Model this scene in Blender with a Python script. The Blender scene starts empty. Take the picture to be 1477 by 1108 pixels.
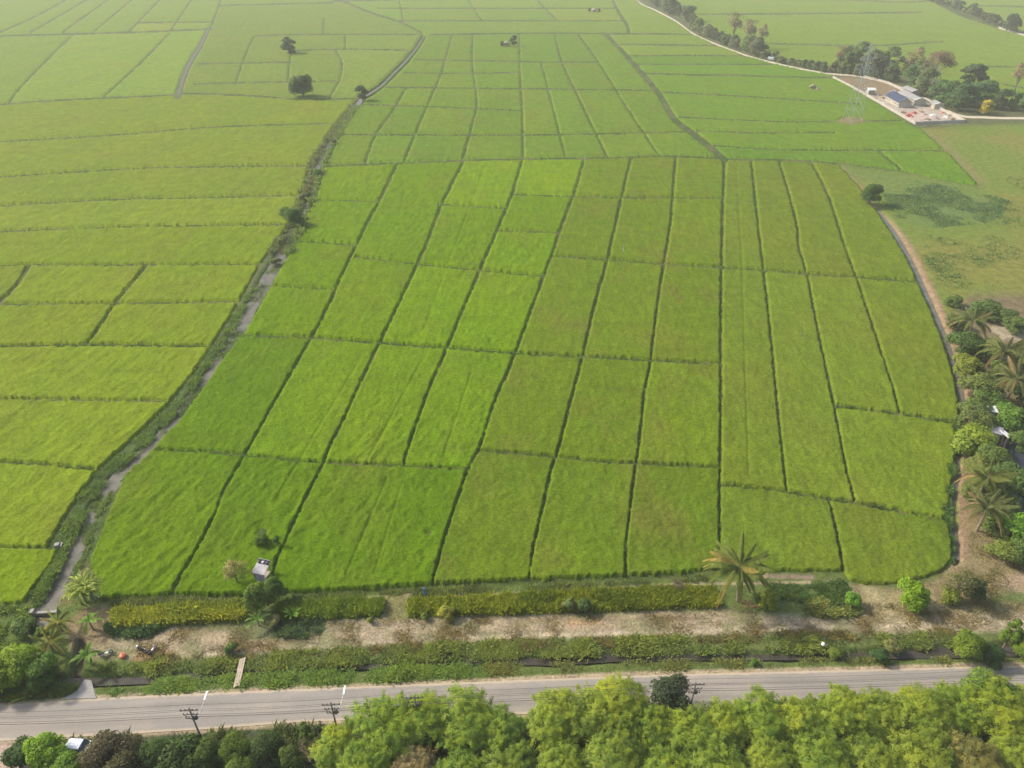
import bpy, math, random
import numpy as np
from math import radians, sin, cos, tan, pi

random.seed(7)
RNG = np.random.default_rng(7)
C = bpy.context.scene.collection
SC = bpy.context.scene

# ------------------------------------------------------------------ camera, sky, sun, exposure
CAM_H, PITCH, FPX, CX, CY = 92.0, radians(33.0), 1024.0, 738.5, 554.0
cam = bpy.data.cameras.new('camera'); cam.sensor_width = 36.0; cam.lens = 36.0 * FPX / 1477.0
cam.clip_start = 1.0; cam.clip_end = 20000.0
cam_o = bpy.data.objects.new('camera', cam); C.objects.link(cam_o)
cam_o.location = (0, 0, CAM_H); cam_o.rotation_euler = (pi / 2 - PITCH, 0, 0)
SC.camera = cam_o
SUN_EL, SUN_X, SUN_Y = radians(38), -0.93, 0.36            # the sun stands to the left, a little beyond the fields
world = bpy.data.worlds.new('World'); SC.world = world; world.use_nodes = True
wn = world.node_tree; wn.nodes.clear()
sky = wn.nodes.new('ShaderNodeTexSky'); sky.sky_type = 'NISHITA'; sky.sun_disc = False
sky.sun_elevation = SUN_EL; sky.sun_rotation = math.atan2(SUN_X, SUN_Y) % (2 * pi)
sky.dust_density = 3.0; sky.air_density = 1.0
bg = wn.nodes.new('ShaderNodeBackground'); bg.inputs['Strength'].default_value = 0.15
wo = wn.nodes.new('ShaderNodeOutputWorld')
wn.links.new(sky.outputs[0], bg.inputs[0]); wn.links.new(bg.outputs[0], wo.inputs['Surface'])
sun = bpy.data.lights.new('sun', 'SUN'); sun.energy = 2.8; sun.angle = radians(5.0); sun.color = (1.0, 0.95, 0.85)
sun_o = bpy.data.objects.new('sun', sun); C.objects.link(sun_o)
_n = math.hypot(SUN_X, SUN_Y)
from mathutils import Vector
sun_dir = Vector((SUN_X / _n * cos(SUN_EL), SUN_Y / _n * cos(SUN_EL), sin(SUN_EL)))
sun_o.rotation_euler = sun_dir.to_track_quat('Z', 'Y').to_euler(); sun_o.location = (-60, 120, 160)
SC.view_settings.view_transform = 'Standard'; SC.view_settings.look = 'None'
SC.view_settings.gamma = 1.0; SC.view_settings.use_curve_mapping = False
SC.view_settings.exposure = 0.74
HAZE = 0.00021
SC.cycles.use_denoising = True
SC.cycles.max_bounces = 6; SC.cycles.volume_bounces = 1; SC.cycles.transparent_max_bounces = 8

# ------------------------------------------------------------------ survey: photo pixel -> point of the plane
SP, CP = sin(PITCH), cos(PITCH)
def to_world(px, py, z=0.0):
    px = np.asarray(px, float); py = np.asarray(py, float)
    dx = (px - CX) / FPX; dy = (CY - py) / FPX
    t = (CAM_H - z) / (SP - dy * CP)
    return dx * t, (CP + dy * SP) * t, t
def at(px, py, z=0.0):
    x, y, t = to_world(px, py, z)
    return float(x), float(y)
def ppm(py):                                                # photo pixels per metre at a row
    return FPX / float(to_world(CX, py)[2])

# ------------------------------------------------------------------ noise
_TAB = RNG.random((256, 256))
def vnoise(x, y, seed=0):
    x = np.asarray(x, float) + seed * 37.7; y = np.asarray(y, float) + seed * 91.3
    xi = np.floor(x).astype(int); yi = np.floor(y).astype(int)
    fx = x - xi; fy = y - yi
    fx = fx * fx * (3 - 2 * fx); fy = fy * fy * (3 - 2 * fy)
    a = _TAB[xi & 255, yi & 255]; b = _TAB[(xi + 1) & 255, yi & 255]
    c = _TAB[xi & 255, (yi + 1) & 255]; d = _TAB[(xi + 1) & 255, (yi + 1) & 255]
    return (a * (1 - fx) + b * fx) * (1 - fy) + (c * (1 - fx) + d * fx) * fy
def fbm(x, y, octs=4, seed=0):
    s = 0; a = 0.5; t = 0
    for k in range(octs):
        s = s + a * vnoise(x * 2 ** k, y * 2 ** k, seed + k); t += a; a *= 0.5
    return s / t

# ------------------------------------------------------------------ 2D helpers on polylines
def smooth(pts, n=5):
    P = [np.array(p, float) for p in pts]
    if len(P) < 3: return np.array(P)
    P = [2 * P[0] - P[1]] + P + [2 * P[-1] - P[-2]]
    out = []
    for i in range(1, len(P) - 2):
        p0, p1, p2, p3 = P[i - 1:i + 3]
        for k in range(n):
            t = k / n
            out.append(0.5 * (2 * p1 + (p2 - p0) * t + (2 * p0 - 5 * p1 + 4 * p2 - p3) * t * t + (3 * p1 - p0 - 3 * p2 + p3) * t ** 3))
    out.append(P[-2]); return np.array(out)
def inpoly(X, Y, poly):
    ins = np.zeros(X.shape, bool); n = len(poly)
    for i in range(n):
        x1, y1 = poly[i][:2]; x2, y2 = poly[(i + 1) % n][:2]
        if y1 == y2: continue
        c = ((Y < y1) != (Y < y2)) & (X < (x2 - x1) * (Y - y1) / (y2 - y1) + x1)
        ins ^= c
    return ins
def seg_dist(X, Y, a, b):
    vx, vy = b[0] - a[0], b[1] - a[1]; L = vx * vx + vy * vy + 1e-9
    t = np.clip(((X - a[0]) * vx + (Y - a[1]) * vy) / L, 0, 1)
    return np.hypot(X - a[0] - t * vx, Y - a[1] - t * vy), t
class Field:
    """A regular grid of photo rows and columns; line() lowers D to the distance from a line's edge."""
    def __init__(s, xs, ys):
        s.xs, s.ys = xs, ys; s.X, s.Y = np.meshgrid(xs, ys)
    def new(s, v=60.0): return np.full(s.X.shape, v)
    def line(s, D, pts, w, m=14, sm=True):
        """pts (x,y) or (x,y,w)"""
        P = smooth([p[:2] for p in pts]) if sm else np.array([p[:2] for p in pts], float)
        if len(pts[0]) > 2:
            W0 = [p[2] for p in pts]; W = np.interp(np.linspace(0, 1, len(P)), np.linspace(0, 1, len(W0)), W0)
        else: W = np.full(len(P), w)
        for i in range(len(P) - 1):
            a, b = P[i], P[i + 1]; mm = m + W[i] / 2
            i0, i1 = np.searchsorted(s.xs, [min(a[0], b[0]) - mm, max(a[0], b[0]) + mm])
            j0, j1 = np.searchsorted(s.ys, [min(a[1], b[1]) - mm, max(a[1], b[1]) + mm])
            if i0 >= i1 or j0 >= j1: continue
            d, t = seg_dist(s.X[j0:j1, i0:i1], s.Y[j0:j1, i0:i1], a, b)
            d = d - (W[i] + (W[i + 1] - W[i]) * t) / 2
            np.minimum(D[j0:j1, i0:i1], d, out=D[j0:j1, i0:i1])
    def poly(s, D, poly, m=14):
        """signed: negative inside"""
        T = s.new(); s.line(T, list(poly) + [poly[0]], 0, m, sm=False)
        ins = inpoly(s.X, s.Y, poly)
        np.minimum(D, np.where(ins, -T, T), out=D)

# ------------------------------------------------------------------ objects
def tag(o, label=None, cat=None, group=None, kind=None):
    if label: o['label'] = label
    if cat: o['category'] = cat
    if group: o['group'] = group
    if kind: o['kind'] = kind
    return o
def thing(name, label, cat, loc=(0, 0, 0), rz=0.0, group=None, s=1.0):
    o = bpy.data.objects.new(name, None); C.objects.link(o)
    o.location = loc; o.rotation_euler = (0, 0, rz); o.scale = (s, s, s) if not hasattr(s, '__len__') else s
    o.empty_display_size = 0.3
    return tag(o, label, cat, group)
def link(name, me, m=None, parent=None):
    o = bpy.data.objects.new(name, me); C.objects.link(o)
    if m is not None and not me.materials: me.materials.append(m)
    if parent is not None: o.parent = parent
    return o
def np_mesh(name, V, F, smooth_=False, attrs=None, colors=None, normals=None):
    V = np.ascontiguousarray(V, np.float32); F = np.ascontiguousarray(F, np.int32)
    me = bpy.data.meshes.new(name); k = F.shape[1]
    me.vertices.add(len(V)); me.vertices.foreach_set('co', V.ravel())
    me.loops.add(F.size); me.loops.foreach_set('vertex_index', F.ravel())
    me.polygons.add(len(F)); me.polygons.foreach_set('loop_start', np.arange(0, F.size, k, dtype=np.int32))
    if smooth_: me.polygons.foreach_set('use_smooth', np.ones(len(F), bool))
    for an, av in (attrs or {}).items():
        a = me.attributes.new(an, 'FLOAT', 'POINT'); a.data.foreach_set('value', np.ascontiguousarray(av, np.float32))
    for an, av in (colors or {}).items():
        a = me.attributes.new(an, 'FLOAT_COLOR', 'POINT')
        a.data.foreach_set('color', np.ascontiguousarray(np.c_[av, np.ones(len(av))], np.float32).ravel())
    me.update(calc_edges=True); me.validate()
    if normals is not None:
        me.polygons.foreach_set('use_smooth', np.ones(len(F), bool))
        me.normals_split_custom_set_from_vertices(np.ascontiguousarray(normals, np.float32))
    return me
class MB:
    """collects boxes, tubes and sheets into one mesh"""
    def __init__(s): s.v = []; s.f = []
    def add(s, V, F):
        b = len(s.v); s.v += [tuple(map(float, p)) for p in V]; s.f += [tuple(int(i) + b for i in f) for f in F]; return s
    def box(s, x0, x1, y0, y1, z0, z1, rz=0.0, o=(0, 0, 0), tx=0.0):
        V = []
        for z, k in ((z0, 0), (z1, tx)):
            V += [(x0 + k, y0 + k, z), (x1 - k, y0 + k, z), (x1 - k, y1 - k, z), (x0 + k, y1 - k, z)]
        c, q = cos(rz), sin(rz)
        V = [(o[0] + x * c - y * q, o[1] + x * q + y * c, o[2] + z) for x, y, z in V]
        return s.add(V, [(3, 2, 1, 0), (4, 5, 6, 7), (0, 1, 5, 4), (1, 2, 6, 5), (2, 3, 7, 6), (3, 0, 4, 7)])
    def tube(s, pts, r, n=6, cap=True):
        P = [Vector(p) for p in pts]; R = r if hasattr(r, '__len__') else [r] * len(P)
        V = []; F = []; ref = Vector((0.13, 0.97, 0.21))
        for i, p in enumerate(P):
            d = (P[min(i + 1, len(P) - 1)] - P[max(i - 1, 0)]).normalized()
            if abs(d.dot(ref)) > 0.95: ref = Vector((0.9, 0.1, 0.3))
            u = d.cross(ref).normalized(); w = d.cross(u)
            for k in range(n):
                a = 2 * pi * k / n; V.append(p + (u * cos(a) + w * sin(a)) * R[i])
        for i in range(len(P) - 1):
            for k in range(n):
                F.append((i * n + k, i * n + (k + 1) % n, (i + 1) * n + (k + 1) % n, (i + 1) * n + k))
        if cap:
            F.append(tuple(range(n - 1, -1, -1))); F.append(tuple(range((len(P) - 1) * n, len(P) * n)))
        return s.add(V, F)
    def lathe(s, prof, n=12, o=(0, 0, 0)):
        V = []; F = []
        for r, z in prof:
            for k in range(n):
                a = 2 * pi * k / n; V.append((o[0] + r * cos(a), o[1] + r * sin(a), o[2] + z))
        for i in range(len(prof) - 1):
            for k in range(n):
                F.append((i * n + k, i * n + (k + 1) % n, (i + 1) * n + (k + 1) % n, (i + 1) * n + k))
        F.append(tuple(range(n - 1, -1, -1))); F.append(tuple(range((len(prof) - 1) * n, len(prof) * n)))
        return s.add(V, F)
    def prism(s, prof, y0, y1):
        n = len(prof)
        V = [(x, y0, z) for x, z in prof] + [(x, y1, z) for x, z in prof]
        F = [tuple(range(n)), tuple(range(2 * n - 1, n - 1, -1))] + [(k, n + k, n + (k + 1) % n, (k + 1) % n) for k in range(n)]
        return s.add(V, F)
    def mesh(s, name):
        me = bpy.data.meshes.new(name); me.from_pydata(s.v, [], s.f); me.update(); return me
    def build(s, name, m=None, parent=None): return link(name, s.mesh(name), m, parent)

# ------------------------------------------------------------------ materials
def mat(name):
    m = bpy.data.materials.new(name); m.use_nodes = True; m.node_tree.nodes.clear(); return m
class NB:
    def __init__(s, m): s.t = m.node_tree
    def n(s, typ, ins=None, **kw):
        nd = s.t.nodes.new(typ)
        for k, v in kw.items(): setattr(nd, k, v)
        for k, v in (ins or {}).items():
            if isinstance(v, bpy.types.NodeSocket): s.t.links.new(v, nd.inputs[k])
            else: nd.inputs[k].default_value = v
        return nd
    def mix(s, f, a, b, blend='MIX'):
        nd = s.n('ShaderNodeMix', data_type='RGBA', blend_type=blend)
        for k, v in ((0, f), (6, a), (7, b)):
            if isinstance(v, bpy.types.NodeSocket): s.t.links.new(v, nd.inputs[k])
            else: nd.inputs[k].default_value = v if k == 0 else (*v, 1) if len(v) == 3 else v
        return nd.outputs[2]
    def math(s, op, a, b=0.0, c=None):
        nd = s.n('ShaderNodeMath', operation=op)
        for k, v in ((0, a), (1, b), (2, c)):
            if v is None: continue
            if isinstance(v, bpy.types.NodeSocket): s.t.links.new(v, nd.inputs[k])
            else: nd.inputs[k].default_value = v
        return nd.outputs[0]
    def pos(s, scale=(1, 1, 1), rz=0.0):
        g = s.n('ShaderNodeNewGeometry')
        mp = s.n('ShaderNodeMapping', {'Vector': g.outputs['Position'], 'Scale': scale, 'Rotation': (0, 0, rz)})
        return mp.outputs[0]
    def noise(s, vec, scale, detail=3.0, rough=0.55):
        return s.n('ShaderNodeTexNoise', {'Vector': vec, 'Scale': scale, 'Detail': detail, 'Roughness': rough}).outputs['Fac']
    def rng(s, v, a, b, c, d):
        return s.n('ShaderNodeMapRange', {'Value': v, 'From Min': a, 'From Max': b, 'To Min': c, 'To Max': d}).outputs[0]
    def scale(s, col, f):
        nd = s.n('ShaderNodeVectorMath', operation='SCALE')
        s.t.links.new(col, nd.inputs[0])
        if isinstance(f, bpy.types.NodeSocket): s.t.links.new(f, nd.inputs['Scale'])
        else: nd.inputs['Scale'].default_value = f
        return nd.outputs[0]
    def out(s, sh): s.t.links.new(sh, s.n('ShaderNodeOutputMaterial').inputs[0])
    def bsdf(s, col, rough=0.7, normal=None, spec=0.3, metal=0.0, **kw):
        ins = {'Base Color': col if isinstance(col, bpy.types.NodeSocket) else (*col, 1), 'Roughness': rough, 'Specular IOR Level': spec, 'Metallic': metal}
        ins.update(kw)
        if normal is not None: ins['Normal'] = normal
        return s.n('ShaderNodeBsdfPrincipled', ins).outputs[0]
    def bump(s, h, strength=0.5, dist=0.1):
        return s.n('ShaderNodeBump', {'Height': h, 'Strength': strength, 'Distance': dist}).outputs[0]

def plain(name, col, rough=0.7, vary=0.25, scale=1.5, metal=0.0, spec=0.3):
    m = mat(name); b = NB(m)
    v = b.noise(b.pos(), scale, 4)
    c = b.scale(b.n('ShaderNodeRGB').outputs[0], b.rng(v, 0.25, 0.75, 1 - vary, 1 + vary))
    b.t.nodes['RGB'].outputs[0].default_value = (*col, 1)
    b.out(b.bsdf(c, rough, metal=metal, spec=spec)); return m

def rice_material():
    m = mat('rice'); b = NB(m)
    oi = b.n('ShaderNodeObjectInfo')
    col = oi.outputs['Color']; al = oi.outputs['Alpha']
    big = b.noise(b.pos((1, 0.55, 1)), 0.035, 3)            # broad patches of riper rice
    mid = b.noise(b.pos((1, 1, 1)), 0.22, 4, 0.6)
    strk = b.noise(b.pos((1.0, 0.14, 1), 0.33), 0.9, 3)     # sowing and wind streaks
    fine = b.noise(b.pos(), 2.6, 3, 0.65)
    ripe = b.mix(b.rng(big, 0.42, 0.72, 0, 0.75), col, b.mix(1.0, col, (1.22, 1.06, 1.0), 'MULTIPLY'))
    ripe = b.mix(b.math('MULTIPLY', b.rng(b.noise(b.pos((1, 0.6, 1)), 0.055, 4, 0.65), 0.50, 0.72, 0, 1), al), ripe, (0.155, 0.115, 0.030))
    c = b.scale(ripe, b.rng(mid, 0.3, 0.7, 0.86, 1.12))
    c = b.scale(c, b.rng(strk, 0.3, 0.7, 0.90, 1.09))
    c = b.scale(c, b.rng(fine, 0.30, 0.70, 0.66, 1.32))
    nm = b.bump(b.noise(b.pos(), 2.6, 3, 0.65), 0.45, 0.25)
    d = b.bsdf(c, 0.85, nm, 0.04)
    tr = b.n('ShaderNodeBsdfTranslucent', {'Color': b.scale(c, 1.2)}).outputs[0]
    mx = b.n('ShaderNodeMixShader', {0: 0.12}); b.t.links.new(d, mx.inputs[1]); b.t.links.new(tr, mx.inputs[2])
    b.out(mx.outputs[0]); return m
def ground_material():
    m = mat('ground_cover'); b = NB(m)
    col = b.n('ShaderNodeAttribute', attribute_name='cover').outputs['Color']
    n1 = b.noise(b.pos(), 0.45, 5, 0.65); n2 = b.noise(b.pos(), 2.6, 4, 0.65); n3 = b.noise(b.pos((0.35, 1, 1)), 1.1, 4, 0.6)
    c = b.scale(col, b.rng(n1, 0.28, 0.72, 0.66, 1.34))
    c = b.scale(c, b.rng(n2, 0.28, 0.72, 0.58, 1.42))
    c = b.mix(b.rng(n3, 0.5, 0.75, 0, 0.3), c, b.mix(1.0, c, (0.65, 0.9, 0.6), 'MULTIPLY'))
    b.out(b.bsdf(c, 0.92, b.bump(n2, 0.7, 0.25), 0.1)); return m
def foliage_material(name, trans=0.28, rough=0.55):
    m = mat(name); b = NB(m)
    oi = b.n('ShaderNodeObjectInfo'); col = oi.outputs['Color']
    t = b.n('ShaderNodeAttribute', attribute_name='tint').outputs['Fac']
    warm = b.mix(b.rng(t, 0.45, 1.0, 0, 1.0), col, b.mix(1.0, col, (1.32, 1.20, 0.9), 'MULTIPLY'))
    c = b.mix(b.rng(t, 0.45, 0.0, 0, 1.0), warm, b.mix(1.0, col, (0.66, 0.76, 0.85), 'MULTIPLY'))
    d = b.bsdf(c, rough, None, 0.12)
    tr = b.n('ShaderNodeBsdfTranslucent', {'Color': b.scale(c, 1.6)}).outputs[0]
    mx = b.n('ShaderNodeMixShader', {0: trans}); b.t.links.new(d, mx.inputs[1]); b.t.links.new(tr, mx.inputs[2])
    b.out(mx.outputs[0]); return m
def water_material(name, col, rough=0.12):
    m = mat(name); b = NB(m)
    n = b.noise(b.pos(), 0.5, 3)
    c = b.mix(b.rng(n, 0.3, 0.7, 0, 1), [q * 0.65 for q in col], [q * 1.3 for q in col])
    b.out(b.bsdf(c, rough, b.bump(b.noise(b.pos(), 3.0, 2), 0.10, 0.05), 0.14)); return m
def road_material():
    m = mat('asphalt'); b = NB(m)
    uv = b.n('ShaderNodeUVMap').outputs[0]
    sx = b.n('ShaderNodeSeparateXYZ', {0: uv}); u, v = sx.outputs[0], sx.outputs[1]
    st = b.noise(b.n('ShaderNodeMapping', {'Vector': uv, 'Scale': (0.03, 5.0, 1)}).outputs[0], 1.0, 4)
    patch = b.noise(b.n('ShaderNodeMapping', {'Vector': uv, 'Scale': (0.10, 1.5, 1)}).outputs[0], 1.0, 5, 0.6)
    fine = b.noise(b.pos(), 3.5, 3)
    asp = b.mix(b.rng(st, 0.35, 0.68, 0, 1), (0.228, 0.203, 0.172), (0.268, 0.236, 0.198))
    asp = b.mix(b.rng(patch, 0.45, 0.75, 0, 0.65), asp, (0.33, 0.275, 0.215))
    trk = b.math('ABSOLUTE', b.math('SUBTRACT', b.math('ABSOLUTE', b.math('SUBTRACT', v, 0.5)), 0.19))
    asp = b.scale(asp, b.math('ADD', b.rng(trk, 0.0, 0.11, 0.90, 1.04), b.math('MULTIPLY', b.math('SUBTRACT', patch, 0.5), 0.25)))
    dust = b.rng(u, 40, 5, 0, 0.55)                          # the left end is dusty
    asp = b.mix(dust, asp, (0.335, 0.275, 0.22))
    wob = b.math('MULTIPLY', b.math('SUBTRACT', b.noise(b.pos(), 0.6, 3), 0.5), 0.10)
    e = b.math('ADD', b.math('ABSOLUTE', b.math('SUBTRACT', v, 0.5)), wob)
    c = b.mix(b.rng(e, 0.415, 0.47, 0, 1), asp, (0.42, 0.335, 0.235))
    c = b.scale(c, b.rng(fine, 0.25, 0.75, 0.92, 1.08))
    b.out(b.bsdf(c, 0.85, None, 0.25)); return m

M = dict(
    rice=rice_material(), ground=ground_material(), leaf=foliage_material('foliage', 0.42), feather=foliage_material('feathery_foliage', 0.52),
    blade=foliage_material('grass_blades', 0.42, 0.8), asphalt=road_material(),
    canal=water_material('canal_water', (0.130, 0.118, 0.088), 0.4), ditch=water_material('ditch_water', (0.055, 0.048, 0.036), 0.3),
    pond=water_material('pond_water', (0.05, 0.06, 0.075), 0.1),
    bark=plain('bark', (0.16, 0.12, 0.085), 0.9, 0.35, 3), pale_bark=plain('pale_bark', (0.42, 0.36, 0.29), 0.9, 0.2, 2),
    palm_bark=plain('palm_bark', (0.22, 0.17, 0.12), 0.9, 0.3, 5), concrete=plain('concrete', (0.30, 0.27, 0.235), 0.85, 0.18, 2),
    pole=plain('pole_concrete', (0.20, 0.165, 0.14), 0.85, 0.2, 3), dark=plain('dark_metal', (0.085, 0.068, 0.058), 0.6, 0.2, 3),
    steel=plain('galvanised_steel', (0.42, 0.43, 0.42), 0.5, 0.15, 1, 0.4), white=plain('white_paint', (0.68, 0.66, 0.61), 0.6, 0.08, 0.6),
    wall=plain('whitewashed_wall', (0.37, 0.335, 0.28), 0.85, 0.16, 0.25), tin=plain('weathered_tin', (0.30, 0.275, 0.28), 0.5, 0.25, 1.2, 0.3),
    wood=plain('weathered_wood', (0.42, 0.34, 0.24), 0.85, 0.25, 2), black=plain('black_rubber', (0.02, 0.02, 0.02), 0.8, 0.2, 4),
    bike=plain('black_paint', (0.03, 0.028, 0.03), 0.35, 0.2, 4), chrome=plain('silver_plastic', (0.55, 0.55, 0.56), 0.4, 0.1, 4, 0.3),
    glass=plain('dark_glass', (0.02, 0.026, 0.032), 0.08, 0.1, 1, 0, 0.8), carpaint=plain('white_car_paint', (0.66, 0.70, 0.74), 0.25, 0.04, 1, 0, 0.6),
    orange=plain('orange_plastic', (0.75, 0.19, 0.09), 0.5, 0.15, 4), blue=plain('blue_pipe', (0.06, 0.16, 0.34), 0.45, 0.15, 3),
    blueroof=plain('blue_roof', (0.065, 0.078, 0.13), 0.45, 0.15, 0.4), greyroof=plain('pale_grey_roof', (0.38, 0.365, 0.34), 0.6, 0.12, 0.4),
    red=plain('red_tile', (0.46, 0.14, 0.11), 0.7, 0.3, 0.9), thatch=plain('thatch', (0.25, 0.20, 0.14), 0.95, 0.35, 2),
    soil=plain('soil', (0.24, 0.16, 0.10), 0.95, 0.3, 1), straw=plain('dry_straw', (0.40, 0.30, 0.17), 0.9, 0.3, 3),
)

# ================================================================== LAYOUT (photo rows and columns of the survey)
CANAL = [(50, 905, 17), (66, 874, 19), (79, 849, 20), (95, 822, 19), (110, 787, 15), (127, 752, 12), (140, 725, 12), (163, 695, 12), (190, 671, 12),
         (220, 643, 12), (250, 610, 10), (281, 569, 9), (305, 536, 9), (326, 505, 9), (345, 475, 11), (366, 435, 9), (386, 401, 11), (403, 374, 11),
         (416, 345, 8), (437, 310, 8), (450, 271, 6), (457, 237, 7), (474, 208, 8), (487, 189, 7), (502, 168, 6), (522, 142, 3.6), (549, 125, 2.2),
         (569, 105, 2), (586, 88, 2), (600, 71, 1.7), (613, 51, 1.4)]
BANK_L = [(-160, 874), (0, 874), (35, 871), (54, 844), (74, 815), (85, 792), (68, 790), (95, 744), (119, 708), (146, 674), (186, 638), (237, 590), (278, 540),
          (311, 492), (342, 441), (372, 387), (393, 358), (413, 330), (437, 281), (443, 244), (470, 198), (501, 158), (517, 140), (545, 121),
          (565, 101), (581, 85), (595, 69), (608, 49)]
BANK_R = [(616, 53), (604, 73), (590, 91), (574, 108), (553, 128), (527, 146), (510, 166), (492, 195), (470, 238), (464, 257), (457, 288), (444, 305),
          (427, 350), (406, 387), (382, 431), (352, 483), (318, 524), (288, 570), (266, 600), (236, 632), (214, 657), (184, 684), (166, 720),
          (147, 768), (130, 811), (142, 845), (146, 864)]
EDGE_S = [(146, 864), (200, 861), (252, 858), (340, 858), (410, 855), (480, 852), (549, 848), (620, 843), (670, 841), (760, 837), (902, 831), (970, 828),
          (1036, 822), (1107, 826), (1216, 824), (1226, 840), (1260, 845), (1308, 842), (1359, 824), (1371, 808)]
EDGE_E = [(1371, 808), (1372, 780), (1365, 745), (1370, 715), (1374, 680), (1382, 617), (1381, 580), (1374, 540), (1362, 501), (1344, 454), (1323, 407),
          (1308, 375), (1290, 344), (1263, 303), (1239, 269), (1209, 237)]
CANAL_E = [(1266, 304, 4), (1292, 338, 5), (1312, 374, 6), (1327, 406, 7), (1348, 454, 8), (1366, 498, 9), (1379, 540, 10), (1387, 580, 10),
           (1388, 615, 9), (1382, 650, 9), (1378, 685, 9), (1373, 720, 10), (1371, 745, 11), (1377, 775, 10), (1379, 806, 9)]
MEADOW = [(1209, 238), (1300, 248), (1350, 259), (1412, 269), (1372, 225), (1325, 184), (1395, 180), (1640, 172), (1640, 1190)] + \
         [(1640, 900), (1371, 860), (1371, 808)] + EDGE_E[1:]
FORE = EDGE_S + [(1371, 860), (1640, 900), (1640, 1200), (-170, 1200), (-170, 874)] + [(0, 874), (35, 871), (60, 880), (146, 864)]
ROADN = [(905, -12), (925, 6), (945, 15), (975, 31), (1000, 49), (1030, 63), (1075, 80), (1115, 91), (1160, 101), (1200, 107), (1228, 109), (1246, 112),
         (1283, 121), (1330, 140), (1380, 166), (1421, 170), (1477, 171), (1640, 170)]
BELT = [(905, -14), (925, 6), (945, 15), (975, 31), (1000, 49), (1030, 63), (1075, 80), (1115, 91), (1160, 101), (1200, 108), (1320, 184), (1398, 180), (1640, 174),
        (1640, 160), (1477, 158), (1440, 150), (1400, 128), (1330, 108), (1262, 95), (1205, 96), (1130, 84), (1080, 70), (1040, 54), (1010, 36), (985, 20), (960, 6), (925, -14)]
V_LINES = {
    1: [(573, 237), (571, 242), (549, 288), (529, 325), (515, 355), (492, 401), (473, 445), (450, 488), (427, 529), (404, 568), (378, 615), (355, 656),
        (322, 713), (312, 741), (287, 790), (257, 841), (250, 858)],
    2: [(669, 232), (666, 240), (647, 277), (634, 305), (617, 350), (603, 381), (576, 439), (549, 494), (522, 550), (500, 599), (477, 645), (466, 672), (440, 724),
        (412, 782), (398, 815), (392, 856)],
    3: [(754, 231), (739, 281), (718, 332), (701, 372), (692, 393), (665, 456), (645, 504), (617, 569), (590, 645), (582, 673)],
    4: [(843, 230), (827, 284), (810, 328), (798, 364), (777, 420), (744, 510), (712, 586), (693, 645), (675, 681), (650, 752), (632, 812), (625, 842)],
    5: [(911, 228), (897, 286), (877, 374), (858, 442), (841, 515), (823, 583), (807, 645), (797, 674), (783, 735), (770, 792), (763, 836)],
    6: [(975, 226), (968, 317), (957, 386), (948, 445), (939, 519), (929, 575), (922, 645), (916, 678), (908, 745), (903, 790), (903, 831)],
    7: [(1044, 229), (1045, 245), (1043, 303), (1041, 388), (1040, 472), (1040, 540), (1039, 645), (1038, 705), (1038, 775), (1037, 823)],
    8: [(1084, 232), (1090, 290), (1100, 378), (1111, 475), (1118, 548), (1126, 632), (1135, 711)],
    9: [(1124, 233), (1138, 279), (1150, 328), (1153, 360), (1165, 400), (1180, 478), (1203, 586), (1219, 670), (1233, 727)],
    10: [(1170, 234), (1195, 283), (1219, 357), (1239, 411), (1260, 475), (1284, 548), (1298, 599)],
    11: [(1196, 724), (1208, 775), (1216, 824)],
}
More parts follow.
